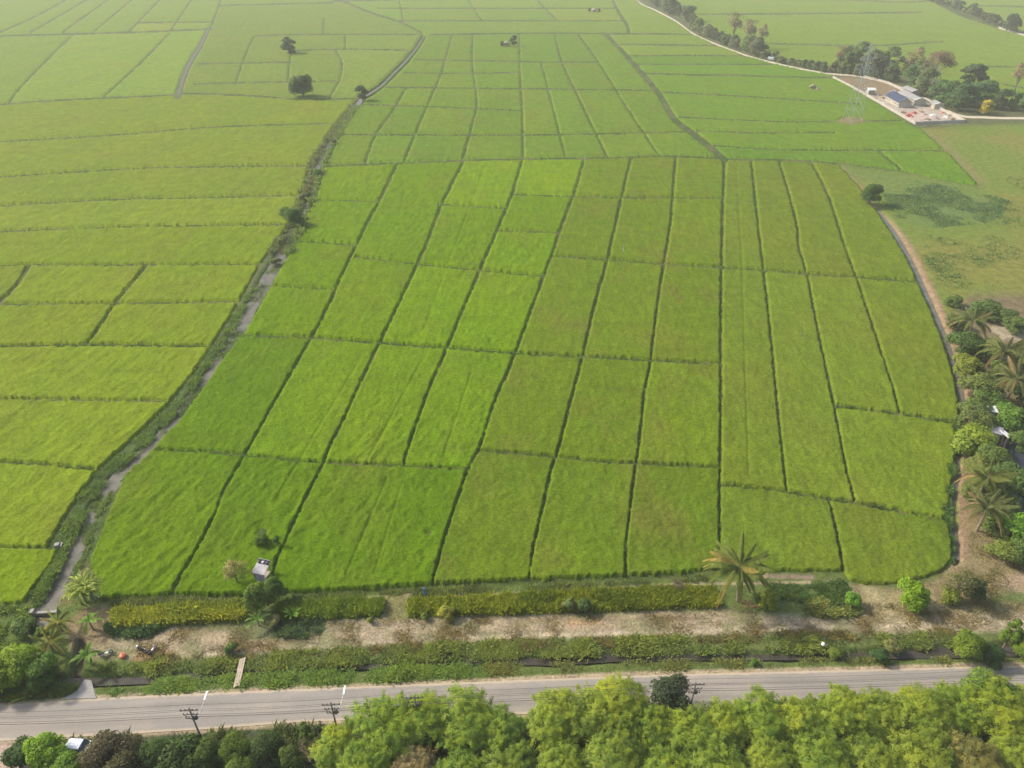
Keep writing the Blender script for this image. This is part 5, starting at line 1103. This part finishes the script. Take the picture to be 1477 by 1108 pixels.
# weeds that bead the dikes of the smooth east plots
n_ = 0
for k_ in (7, 8, 9, 10, 11, 5, 6):
    L = V_LINES[k_]; tufts('dike_weeds', 'weeds beading a dike between the smooth eastern plots', None, int(len(L) * 26), .42, .17, (0.075, 0.105, 0.026), 40 + k_, 5, .46, .16, line=L, lw=1.6, csc=.5)
for i, L in enumerate(([(1204, 587), (1298, 599), (1384, 613)], [(1041, 701), (1135, 711), (1233, 727), (1366, 752)], [(797, 370), (1041, 387), (1165, 396), (1322, 407)], [(352, 485), (549, 496), (744, 511), (1041, 526)], [(226, 650), (467, 669), (676, 679)], [(693, 652), (860, 667), (1038, 676)], [(0, 668), (68, 672), (137, 679)], [(0, 501), (135, 499), (308, 501)])):
    tufts('dike_weeds', 'weeds along a cross dike of the near rice', None, 320, .42, .17, (0.072, 0.105, 0.024), 60 + i, 5, .46, .16, line=L, lw=1.8, csc=.5)
# low crop strips beside the bare ground
def crop(name, label, poly, n, h, colr, seed, w=.13):
    o = tufts(name, label, poly, n, h, w, colr, seed, 6, 0.12, .30, lean=.6, csc=.9); return tag(o, cat='crop strip', kind='stuff')
crop('crop_strip', 'golden ripening crop strip left of the hut trees', [(166, 884), (240, 880), (352, 873), (352, 892), (250, 899), (170, 905)], 8500, .5, (0.165, 0.183, 0.018), 81)
crop('crop_strip', 'short green crop strip right of the hut trees', [(404, 874), (470, 870), (553, 867), (549, 885), (470, 891), (404, 892)], 5200, .45, (0.115, 0.155, 0.014), 82)
crop('crop_strip', 'long yellow-green crop strip ending at the big palm', [(592, 870), (700, 863), (830, 856), (940, 852), (1028, 852), (1034, 874), (940, 877), (830, 881), (700, 885), (593, 888)], 17000, .46, (0.140, 0.165, 0.013), 83)
tufts('vine_patch', 'patch of pale yellow-green squash vines on the bare strip', [(1160, 874), (1180, 868), (1215, 866), (1240, 878), (1235, 887), (1190, 890), (1162, 886)], 1500, .3, .34, (0.13, 0.15, 0.04), 84, 5, .25, .25, lean=1.2)

# ================================================================== BUILT THINGS
# utility poles with cross arms, lamp and cables along the near side of the road
POLES = [(272, 1021), (477, 1013), (598, 1003), (1004, 984)]
UG = 'utility poles along the near side of the road'
plab = ['leftmost utility pole, rising from the dark hedge', 'utility pole at the left end of the feathery trees', 'utility pole almost hidden by the feathery trees', 'utility pole just right of the dark round tree']
ra, rb_ = at(200, 1052), at(1200, 1014); RDIR = math.atan2(rb_[1] - ra[1], rb_[0] - ra[0])
pole_xy = []
PH = 8.6
for (px, py), lb in zip(POLES, plab):
    x, y = at(px, py, PH); pole_xy.append((x, y)); o = thing('utility_pole', lb, 'utility pole', (x, y, 0), RDIR, UG)
    m = MB(); m.tube([(0, 0, -.3), (0, 0, PH)], [.15, .09], 8); m.build('shaft', M['pole'], o)
    for z, w_ in ((PH - .35, 1.15), (PH - 1.25, .95), (PH - 2.1, .8)):
        m = MB(); m.box(-w_, w_, -.17, -.11, z - .045, z + .045); a = m.build('cross_arm', M['dark'], o)
        for q in (-w_ * .9, -w_ * .4, w_ * .4, w_ * .9):
            m = MB(); m.lathe([(.03, 0), (.075, .06), (.05, .12), (.075, .18), (.03, .26)], 8, (q, -.15, z + .06)); m.build('insulator', M['dark'], a)
    m = MB(); m.tube([(-.9, -.15, PH - 1.2), (0, -.15, PH - 2.4), (.85, -.15, PH - 1.2)], .035, 5); m.build('brace', M['dark'], o)
    m = MB(); m.lathe([(.2, 0), (.24, .1), (.24, .6), (.18, .7)], 10, (.32, .12, PH - 2.6)); m.build('transformer', M['dark'], o)
    if px < 500:
        m = MB(); m.tube([(.5, 0, PH - 2.6), (1.0, .7, PH - 1.5), (1.25, 1.6, PH - .9)], .045, 6); la = m.build('lamp_arm', M['white'], o)
        m = MB(); m.box(1.12, 1.40, 1.55, 2.9, PH - .92, PH - .80, tx=.02); m.build('lamp_head', M['white'], la)
dirx, diry = cos(RDIR), sin(RDIR)
line_pts = [(pole_xy[0][0] - 30 * dirx, pole_xy[0][1] - 30 * diry)] + pole_xy + [(pole_xy[-1][0] + 55 * dirx, pole_xy[-1][1] + 55 * diry)]
for (q, dz, lb) in ((-1.0, .0, 'upper outer power cable strung along the road'), (1.0, .0, 'upper inner power cable strung along the road'), (-.8, -.9, 'middle outer power cable strung along the road'), (.8, -.9, 'middle inner power cable strung along the road'), (.0, -1.9, 'thick lowest cable strung along the road')):
    m = MB(); P = []
    for a, b in zip(line_pts[:-1], line_pts[1:]):
        L = math.dist(a, b)
        for t in np.linspace(0, 1, 12, endpoint=False): P.append((a[0] + (b[0] - a[0]) * t + q * dirx * .9 * 0 - diry * q * .45, a[1] + (b[1] - a[1]) * t + dirx * q * .45, PH + dz - 4 * (.010 * L) * t * (1 - t)))
    m.tube(P, .028 if q == 0 else .018, 4, False); tag(m.build('power_cable', M['dark']), lb, 'cable', 'power cables along the road')

# white car under the hedge trees
def car(px, py, rz, label):
    x, y = at(px, py, 1.3); o = thing('parked_car', label, 'car', (x, y, -.03), rz)
    m = MB(); m.prism([(-2.1, .35), (2.1, .35), (2.15, .7), (1.95, .88), (.95, .95), (-1.9, .98), (-2.15, .75)], -.85, .85); m.build('body', M['carpaint'], o)
    m = MB(); m.prism([(-1.85, .98), (.95, .95), (.30, 1.44), (-1.45, 1.47)], -.78, .78); m.build('glasshouse', M['glass'], o)
    m = MB(); m.box(-1.5, .33, -.72, .72, 1.45, 1.51, tx=.05); m.build('roof', M['carpaint'], o)
    for a in (-1.3, 1.3):
        for b in (-.86, .86):
            m = MB(); R_ = [Vector((a + .32 * cos(t), b, .33 + .32 * sin(t))) for t in np.linspace(0, 2 * pi, 15)]
            m.tube(R_, .09, 6, False); w_ = m.build('wheel', M['black'], o)
            m = MB(); m.tube([(a, b - .05, .33), (a, b + .05, .33)], .22, 10); m.build('rim', M['chrome'], w_)
    for b in (-.6, .6):
        m = MB(); m.box(2.10, 2.17, b - .16, b + .16, .62, .76); m.build('headlight', M['glass'], o)
car(114, 1074, RDIR - .1, 'white parked car half hidden under the trees by the road')
# slatted bench
x, y = at(243, 1104, .6); o = thing('slatted_bench', 'pale wooden slatted bench under the hedge at the bottom edge', 'bench', (x, y, 0), RDIR)
for k_ in range(2):
    m = MB(); m.box(-1.35, 1.35, -.42 + k_ * .5, -.12 + k_ * .5, .9, .96); m.build('slat', M['wood'], o)
for a in (-1.1, 1.1):
    m = MB(); m.box(a - .06, a + .06, -.4, .4, -.05, .9); m.build('leg', M['wood'], o)
# tin hut with the raised frame
hx, hy = at(378, 822, 1.6); o = thing('tin_hut', 'small grey tin-roofed hut on posts among the trees at the rice edge', 'hut', (hx, hy, 0), radians(-14))
m = MB(); m.add([(-1.15, -1.3, 2.0), (1.15, -1.3, 1.95), (1.1, 1.0, 2.45), (-1.1, 1.0, 2.5), (-1.15, -1.3, 2.06), (1.15, -1.3, 2.01), (1.1, 1.0, 2.51), (-1.1, 1.0, 2.56)], [(3, 2, 1, 0), (4, 5, 6, 7), (0, 1, 5, 4), (1, 2, 6, 5), (2, 3, 7, 6), (3, 0, 4, 7)]); rf = m.build('roof', M['tin'], o)
m = MB()
for k_ in range(9): m.box(-1.1 + k_ * .27, -1.02 + k_ * .27, -1.2, .9, 2.07 + 0, 2.10)
for a, b in ((-1, -1.1), (1, -1.1), (-1, .85), (1, .85)):
    m2 = MB(); m2.box(a - .05, a + .05, b - .05, b + .05, -.1, 2.35 if b > 0 else 2.0); m2.build('post', M['wood'], o)
m = MB(); m.box(-.95, .95, -1.0, .8, .55, .63); m.build('platform', M['wood'], o)
m = MB(); m.box(-.98, -.93, -1.0, .8, .63, 1.5); m.build('side_wall', M['tin'], o)
m = MB(); m.box(-1.12, 1.12, 1.02, 1.10, 2.3, 3.0); bk = m.build('back_board', M['tin'], o)
for k_, a in enumerate((-.75, 0.0, .72)):
    m = MB(); m.lathe([(.24, 0), (.26, .05), (.22, .34), (.14, .36)], 12, (a, .72, 2.46)); m.build('bucket', M['dark'] if k_ != 1 else M['steel'], bk)
o = thing('hanging_sheet', 'pale lilac cloth sheet hanging on the front of the tin hut', 'cloth', (hx + .1, hy - 1.45, 0))
nx = 14; V = []; Fs = []
for i in range(nx + 1):
    for j in range(5): V.append((-.75 + 1.5 * i / nx, .09 * sin(i * 1.7) - .05 * j, 1.98 - .36 * j + .03 * sin(i * 2.1)))
for i in range(nx):
    for j in range(4): Fs.append((i * 5 + j, i * 5 + j + 1, i * 5 + j + 6, i * 5 + j + 5))
MB().add(V, Fs).build('sheet', plain('lilac_cloth', (0.40, 0.36, 0.40), .9, .12, 3), o)
# scooters and the orange bundle on the bare ground
def scooter(px, py, rz, label, col1, col2, s=1.0):
    x, y = at(px, py, .45); o = thing('motor_scooter', label, 'motor scooter', (x, y, .03), rz, 'scooters on the bare ground', s)
    for a in (-.62, .62):
        R_ = [Vector((a + .25 * cos(t), 0, .29 + .25 * sin(t))) for t in np.linspace(0, 2 * pi, 17)]
        w_ = MB().tube(R_, .05, 6, False).build('wheel', M['black'], o); MB().tube([(a, -.04, .29), (a, .04, .29)], .12, 8).build('hub', M['chrome'], w_)
    MB().prism([(-.85, .62), (-.75, .38), (-.2, .30), (.25, .30), (.45, .55), (.55, .88), (.42, .90), (.25, .48), (-.1, .46), (-.25, .66)], -.12, .12).build('body', col1, o)
    MB().prism([(-.85, .64), (-.2, .68), (-.15, .76), (-.5, .78), (-.9, .74)], -.13, .13).build('seat', M['black'], o)
    MB().tube([(.62, 0, .29), (.52, 0, .7), (.45, 0, 1.0)], .035, 6).build('fork', M['chrome'], o)
    MB().tube([(.36, -.33, 1.03), (.45, -.1, 1.0), (.45, .1, 1.0), (.36, .33, 1.03)], .025, 6).build('handlebar', M['bike'], o)
    MB().lathe([(.07, -.05), (.1, 0), (.06, .06)], 10, (.55, 0, .92)).build('headlight', M['chrome'], o)
    MB().box(-1.0, -.74, -.14, .14, .78, 1.0, tx=.03).build('top_box', col2, o)
scooter(206, 938, radians(-20), 'black motor scooter with pale box parked on the bare ground', M['bike'], M['white'], 1.05)
scooter(219, 937, radians(60), 'silver motor scooter parked right behind the black one', M['chrome'], M['bike'], .9)
scooter(153, 942, radians(35), 'white and dark motor scooter under the banana plant by the culvert', M['white'], M['bike'], 1.0)
x, y = at(177, 946, .25); o = thing('orange_bundle', 'salmon-orange plastic bundle lying on the bare ground', 'bundle', (x, y, .02))
MB().lathe([(.2, 0), (.42, .1), (.47, .3), (.36, .5), (.14, .58), (.05, .66)], 12).build('sack', M['orange'], o); MB().tube([(.03, 0, .6), (.1, .05, .75), (.0, .1, .78)], .05, 6).build('knot', M['orange'], o)
# concrete weir, ramp, footbridge
xa, ya = at(47, 884, .3); xb, yb = at(80, 882, .3); L = math.dist((xa, ya), (xb, yb)); o = thing('concrete_weir', 'concrete weir beam with a post across the canal', 'weir', (xa, ya, 0), math.atan2(yb - ya, xb - xa))
MB().box(.2, L, -.22, .22, .05, .34).build('beam', M['concrete'], o); MB().box(-.35, .25, -.4, .5, -.6, .75, tx=.04).build('pier', M['concrete'], o); MB().box(L - .1, L + .4, -.4, .4, -.6, .5, tx=.04).build('pier', M['concrete'], o); MB().box(.25, L - .1, -.05, .05, -.8, .05).build('gate_board', M['wood'], o)
P0 = [(93, 1009), (112, 997), (122, 981), (132, 982), (139, 1008)]
m = MB(); pr = [at(*p) for p in P0]; n0 = len(pr); m.add([(a, b, .02) for a, b in pr] + [(a, b, .14) for a, b in pr], [tuple(range(n0, 2 * n0))] + [(i, (i + 1) % n0, n0 + (i + 1) % n0, n0 + i) for i in range(n0)])
tag(m.build('concrete_ramp', M['concrete']), 'pale concrete ramp from the road to the culvert', kind='structure')
xa, ya = at(350, 950, .3); xb, yb = at(341, 990, .3); L = math.dist((xa, ya), (xb, yb)); o = thing('plank_footbridge', 'plank footbridge crossing the roadside ditch', 'footbridge', (xa, ya, .14), math.atan2(yb - ya, xb - xa))
for k_ in range(3): MB().box(-.1 * k_, L + .1 * (1 - k_), -.42 + k_ * .29, -.16 + k_ * .29, .10 + .015 * (k_ % 2), .17 + .015 * (k_ % 2)).build('plank', M['wood'], o)
for q in (.6, L - .6): MB().box(q - .07, q + .07, -.42, .42, .0, .10).build('bearer', M['wood'], o)
xa, ya = at(85, 786, .3); o = thing('pump_box', 'pale concrete outlet box beside the canal at a field corner', 'outlet box', (xa, ya, 0), .3)
MB().box(-.7, .1, -.4, .4, -.3, .6, tx=.04).build('box', M['concrete'], o); MB().tube([(.1, 0, .25), (1.1, .15, .1), (1.6, .2, -.3)], .14, 8).build('pipe', M['dark'], o); MB().box(.2, .5, -.5, .5, -.3, .35).build('headwall', M['concrete'], o)
x, y = at(612, 854, .6); o = thing('blue_standpipe', 'blue plastic standpipe at the near edge of the rice', 'standpipe', (x, y, 0))
MB().tube([(0, 0, -.2), (0, 0, 1.5)], .14, 8).build('pipe', M['blue'], o); MB().tube([(-.25, 0, 1.4), (.28, 0, 1.4)], .12, 8).build('tee', M['blue'], o); MB().box(-.2, .2, -.2, .2, -.1, .4).build('base', M['blue'], o)
x, y = at(1187, 931, .6); o = thing('white_ball', 'round white globe on a short stake in the ditch weeds', 'globe', (x, y, 0)); MB().tube([(0, 0, -.2), (0, 0, .6)], .03, 6).build('stake', M['wood'], o)
MB().lathe([(.02, -.3), (.18, -.24), (.29, -.08), (.3, .06), (.2, .23), (.04, .3)], 14, (0, 0, .85)).build('globe', M['white'], o)
SG = 'white stakes in the rice'
for px, py, h, lb in ((897, 367, 2.6, 'tall leaning white scarecrow flag in the rice'), (633, 300, 1.9, 'small white stake where two dikes cross'), (843, 232, 2.2, 'white stake at the corner of the bright rice block')):
    x, y = at(px, py); o = thing('scarecrow_flag', lb, 'scarecrow flag', (x, y, 0), 0, SG); MB().tube([(0, 0, -.2), (.25, .1, h + .4)], .035, 6).build('stick', M['wood'], o)
    MB().add([(.12, .02, h * .35), (.36, .06, h * .42), (.62, .12, h * .95), (.27, .1, h + .35), (.12, .08, h * .35), (.30, .12, h * .42), (.55, .18, h * .95), (.24, .15, h + .35)], [(0, 1, 2, 3), (7, 6, 5, 4), (0, 4, 5, 1), (1, 5, 6, 2), (2, 6, 7, 3), (3, 7, 4, 0)]).build('cloth', M['white'], o)
# brown heap of fallen fronds
x, y = at(1080, 874, .3); o = thing('frond_heap', 'brown heap of dead fronds at the foot of the big palm', 'heap', (x, y, .15))
for i in range(9):
    f = link('dead_frond', FROND['low'][i % 2], None, o); f.location = (random.uniform(-.4, .4), random.uniform(-.3, .3), .2 + .05 * i); f.rotation_euler = (random.uniform(-.3, .3), -.25, i * .8); f.scale = (.42, .42, .3); f.color = (0.27, 0.165, 0.10, 1)
# orchard sheds
def shed(label, px, py, w, d, h, rz, roofm, wallm, group='sheds in the orchard'):
    x, y = at(px, py, h); o = thing('orchard_shed', label, 'shed', (x, y, 0), rz, group)
    m = MB(); m.box(-w / 2, w / 2, -d / 2, -d / 2 + .1, -.1, h - .15); m.box(-w / 2, w / 2, d / 2 - .1, d / 2, -.1, h); m.build('wall', wallm, o)
    m = MB(); m.add([(-w / 2 - .25, -d / 2 - .3, h - .1), (w / 2 + .25, -d / 2 - .3, h - .1), (w / 2 + .25, d / 2 + .3, h + .5), (-w / 2 - .25, d / 2 + .3, h + .5), (-w / 2 - .25, -d / 2 - .3, h - .03), (w / 2 + .25, -d / 2 - .3, h - .03), (w / 2 + .25, d / 2 + .3, h + .57), (-w / 2 - .25, d / 2 + .3, h + .57)],
                    [(3, 2, 1, 0), (4, 5, 6, 7), (0, 1, 5, 4), (1, 2, 6, 5), (2, 3, 7, 6), (3, 0, 4, 7)]); m.build('roof', roofm, o)
    for a in (-w / 2 + .1, w / 2 - .1): MB().box(a - .06, a + .06, -.06, .06, -.1, h + .15).build('post', M['wood'], o)
shed('small white-roofed shed between the olive orchard trees', 1430, 591, 2.0, 1.0, 3.0, -.25, M['white'], M['tin']); shed('grey-roofed shed beside the pond', 1438, 622, 1.6, 1.4, 3.2, -.5, M['tin'], M['wood']); shed('white-roofed lean-to right of the grey shed', 1450, 627, 0.7, 1.6, 3.0, .5, M['white'], M['tin']);
# transmission tower
x, y = at(1229, 174); TH = 40.0; o = thing('transmission_tower', 'grey steel lattice pylon standing in the rice before the compound', 'pylon', (x, y, 0), .35)
def leg_at(z): return 3.2 * (1 - z / TH) ** 1.1 + .5 if z < 26 else 1.5 - (z - 26) * .085
levels = [0, 6, 11.5, 16.5, 21, 25, 28.5, 31.5, 34.5, 37.5]
for a, b in ((-1, -1), (1, -1), (1, 1), (-1, 1)):
    MB().tube([(a * leg_at(z), b * leg_at(z), z - (.3 if z == 0 else 0)) for z in levels] + [(0, 0, TH)], .12, 4).build('leg', M['steel'], o)
m = MB()
for z0, z1 in zip(levels[:-1], levels[1:]):
    q0, q1 = leg_at(z0), leg_at(z1)
    for s_ in (-1, 1):
        m.tube([(-q0, s_ * q0, z0), (q1, s_ * q1, z1)], .065, 3, False); m.tube([(q0, s_ * q0, z0), (-q1, s_ * q1, z1)], .065, 3, False); m.tube([(s_ * q0, -q0, z0), (s_ * q1, q1, z1)], .065, 3, False); m.tube([(s_ * q0, q0, z0), (s_ * q1, -q1, z1)], .065, 3, False)
        m.tube([(-q1, s_ * q1, z1), (q1, s_ * q1, z1)], .06, 3, False); m.tube([(s_ * q1, -q1, z1), (s_ * q1, q1, z1)], .06, 3, False)
tag(m.build('bracing', M['steel'], o), kind='stuff')
for z, w_ in ((26, 6.0), (31, 5.2), (36, 4.4)):
    m = MB(); q = leg_at(z)
    for s_ in (-1, 1):
        for t in (-1, 1): m.tube([(s_ * q, t * q, z), (s_ * w_, 0, z + .4)], .08, 4, False); m.tube([(s_ * q, t * q, z + 1.6), (s_ * w_, 0, z + .4)], .08, 4, False)
    a = m.build('cross_arm', M['steel'], o)
    for s_ in (-1, 1): MB().lathe([(.05, -1.6), (.14, -1.4), (.08, -1.1), (.14, -.8), (.08, -.5), (.05, 0)], 6, (s_ * w_, 0, z + .3)).build('insulator', M['glass'], a)
# field huts
def field_hut(label, px, py, s, rz):
    x, y = at(px, py); o = thing('field_hut', label, 'hut', (x, y, 0), rz, 'field huts', s)
    m = MB(); m.prism([(-3.2, 2.1), (0, 4.0), (3.2, 2.1), (3.2, 2.3), (0, 4.25), (-3.2, 2.3)], -2.4, 2.4); m.build('roof', M['thatch'], o)
    for a in (-2.6, 2.6):
        for b in (-2, 2): MB().box(a - .12, a + .12, b - .12, b + .12, -.1, 2.4).build('post', M['wood'], o)
    MB().box(-2.5, 2.5, -1.9, 1.9, .8, .95).build('platform', M['wood'], o); MB().box(-2.5, 2.5, 1.85, 1.95, .95, 2.2).build('wall', M['wood'], o)
field_hut('thatched hut beside the dark trees on the far block of rice', 731, 67, 1.05, .1); field_hut('tiny hut between two trees at the far end of the fields', 857, 18, 1.1, .3); field_hut('small open hut alone in the rice left of the compound', 1172, 129, .75, -.3)
x, y = at(1179, 130); o = thing('straw_heap', 'grey straw heap right of the small open hut', 'heap', (x, y, 0)); MB().lathe([(1.7, -.1), (1.6, .5), (1.1, 1.2), (.4, 1.7), (.1, 1.85)], 12).build('heap', M['thatch'], o)
# walled compound
def wall_run(pts, label, gate=False):
    P = [at(*p) for p in pts]; o = thing('compound_wall', label, 'wall', (P[0][0], P[0][1], 0), 0, 'compound walls'); ox, oy = P[0]
    for a, b in zip(P[:-1], P[1:]):
        L = math.dist(a, b); n = max(1, round(L / 6)); ang = math.atan2(b[1] - a[1], b[0] - a[0])
        for i in range(n):
            s0 = L * i / n; s1 = L * (i + 1) / n
            MB().box(s0 + .16, s1 - .16, -.09, .09, -.2, 1.55, ang, (a[0] - ox, a[1] - oy, 0)).build('panel', M['wall'], o); MB().box(s0 - .16, s0 + .16, -.16, .16, -.2, 1.75, ang, (a[0] - ox, a[1] - oy, 0)).build('pier', M['wall'], o)
wall_run([(1201, 113), (1232, 129), (1262, 146), (1320, 180)], 'whitewashed front wall of the compound facing the rice'); wall_run([(1320, 180), (1392, 177)], 'whitewashed right end wall of the compound'); wall_run([(1246, 112), (1280, 121), (1299, 130), (1318, 139)], 'whitewashed back wall behind the brown yard'); wall_run([(1342, 152), (1366, 164), (1392, 177)], 'whitewashed back wall at the lower end of the compound')
def house(name, label, cx, cy, w, d, h, rz, roofm, wallm, rise=2.0, cat='building', over=.6, gr='compound buildings'):
    x, y = at(cx, cy); o = thing(name, label, cat, (x, y, 0), rz, gr)
    m = MB(); m.box(-w / 2, w / 2, -d / 2, d / 2, -.2, h); m.add([(-w / 2, -d / 2, h), (-w / 2, d / 2, h), (-w / 2, 0, h + rise * .92)], [(0, 2, 1)]); m.add([(w / 2, -d / 2, h), (w / 2, d / 2, h), (w / 2, 0, h + rise * .92)], [(0, 1, 2)]); m.build('wall', wallm, o)
    for s_ in (-1, 1):
        m = MB(); q = d / 2 + over; zz = h - rise * over / (d / 2)
        m.add([(-w / 2 - over, s_ * q, zz), (w / 2 + over, s_ * q, zz), (w / 2 + over, 0, h + rise), (-w / 2 - over, 0, h + rise), (-w / 2 - over, s_ * q, zz + .12), (w / 2 + over, s_ * q, zz + .12), (w / 2 + over, 0, h + rise + .12), (-w / 2 - over, 0, h + rise + .12)],
              [(0, 1, 2, 3), (7, 6, 5, 4), (0, 4, 5, 1), (1, 5, 6, 2), (2, 6, 7, 3), (3, 7, 4, 0)]); ro = m.build('roof', roofm, o)
        m = MB()
        for k_ in range(int(w / .9)):
            a = -w / 2 - over + .5 + k_ * .9; m.add([(a, s_ * q, zz + .13), (a + .12, s_ * q, zz + .13), (a + .12, s_ * .05, h + rise + .13), (a, s_ * .05, h + rise + .13), (a, s_ * q, zz + .22), (a + .12, s_ * q, zz + .22), (a + .12, s_ * .05, h + rise + .22), (a, s_ * .05, h + rise + .22)], [(4, 5, 6, 7), (0, 4, 7, 3), (1, 2, 6, 5), (0, 1, 5, 4)])
        tag(m.build('roof_seam', roofm, ro), kind='stuff')
    n = max(2, int(w / 3))
    for i in range(n):
        a = -w / 2 + w * (i + .5) / n
        if i == n // 2: MB().box(a - .5, a + .5, -d / 2 - .05, -d / 2 - .003, 0, 2.1).build('door', M['wood'], o)
        else: f = MB().box(a - .6, a + .6, -d / 2 - .06, -d / 2 - .003, .9, 2.1).build('window', M['white'], o); MB().box(a - .5, a + .5, -d / 2 - .09, -d / 2 - .065, 1.0, 2.0).build('pane', M['glass'], f)
    return o
ga, gb = at(1282, 143), at(1306, 156); CR = math.atan2(gb[1] - ga[1], gb[0] - ga[0])
house('main_building', 'long blue-roofed building inside the compound', 1294, 150, 21, 7.0, 3.2, CR, M['blueroof'], M['wall'], 2.2); house('annex_building', 'long pale grey-roofed building behind the blue one', 1313, 147, 25, 6.5, 3.4, CR, M['greyroof'], M['wall'], 1.2)
house('guard_house', 'small white-roofed hut at the end of the brown yard', 1254, 136, 4.2, 4, 3.0, .1, M['white'], M['wall'], .8); house('shed', 'small grey-roofed shed at the edge of the brown yard', 1289, 139, 4, 4, 2.8, CR, M['tin'], M['wall'], .8); house('porch_building', 'flat pale building against the back wall of the compound', 1313, 137, 13, 5, 3.4, CR + .05, M['greyroof'], M['tin'], .8); house('store_shed', 'pale shed at the lower back wall of the compound', 1350, 156, 8, 5, 2.8, CR - .1, M['greyroof'], M['wall'], .9)
rq = random.Random(3); M['junk'] = plain('rusty_scrap', (0.20, 0.13, 0.10), 0.8, 0.4, 1)
for px, py, lb, mt, sz in ((1310, 168, 'heap of red roof tiles near the front wall', 'red', 3.0), (1318, 164, 'second heap of red tiles behind the first', 'red', 2.4), (1303, 163, 'brown heap of soil by the red tiles', 'soil', 2.0), (1272, 142, 'pale heap of sand by the small hut', 'straw', 2.2), (1346, 168, 'white heap of lime in the lower yard', 'white', 2.4), (1364, 170, 'white heap near the right end wall', 'white', 2.2),
                           (1374, 173, 'brown heap near the compound corner', 'soil', 1.8), (1266, 138, 'grey heap of gravel by the small hut', 'tin', 1.8), (1338, 173, 'dark heap along the end wall', 'thatch', 2.0), (1360, 163, 'red-brown heap at the lower back wall', 'red', 1.6), (1262, 143, 'rusty scrap heap by the front wall, left of the blue roof', 'junk', 1.6), (1275, 149, 'white sacks heaped by the front wall', 'white', 1.5),
                           (1284, 157, 'dark scrap heap by the front wall below the blue roof', 'thatch', 1.5), (1328, 162, 'sand heap in the middle of the yard', 'straw', 2.0), (1334, 166, 'pale stone heap in the middle of the yard', 'wall', 1.8), (1352, 172, 'grey scrap heap near the end wall', 'tin', 1.7), (1368, 167, 'brown board heap along the lower back wall', 'wood', 1.8),
                           (1326, 150, 'dark scrap heap between the grey roof and the back wall', 'junk', 1.8), (1336, 154, 'rusty heap behind the yard', 'junk', 1.6), (1380, 175, 'white heap in the far corner of the yard', 'white', 1.5)):
    x, y = at(px, py); o = thing('material_heap', lb, 'heap', (x, y, 0), rq.uniform(0, 3), 'heaps in the compound yard'); m = MB()
    for k_ in range(9): a = rq.uniform(0, 6.28); q = sz * rq.uniform(0, .7); m.box(-sz * .3, sz * .3, -sz * .22, sz * .22, 0, sz * .45 * (1.2 - q / sz), a, (cos(a * 3) * q, sin(a * 3) * q, 0), sz * .06)
    m.build('pile', M[mt], o)
x, y = at(1112, 87); o = thing('far_van', 'white van on the dirt road beside the tree belt', 'van', (x, y, .2), -.55)
MB().prism([(-2.6, .4), (2.5, .4), (2.6, 1.2), (1.7, 2.1), (-2.6, 2.2)], -.95, .95).build('body', M['carpaint'], o); MB().prism([(1.75, 1.3), (2.45, 1.25), (1.72, 2.0)], -.96, .96).build('windscreen', M['glass'], o)
for a in (-1.6, 1.6):
    for b in (-.9, .9): MB().tube([(a, b - .1, .35), (a, b + .1, .35)], .35, 10).build('wheel', M['black'], o)

# ================================================================== HAZE
m = mat('haze_air'); b = NB(m); vs = b.n('ShaderNodeVolumePrincipled', {'Color': (0.97, 0.95, 0.84, 1), 'Density': HAZE, 'Anisotropy': 0.0})
om = b.n('ShaderNodeOutputMaterial'); m.node_tree.links.new(vs.outputs[0], om.inputs['Volume'])
hz = MB().box(-9500, 9500, -9500, 10500, -3.0, 125.0).build('haze', m); tag(hz, 'thin pale haze over the fields', kind='stuff')
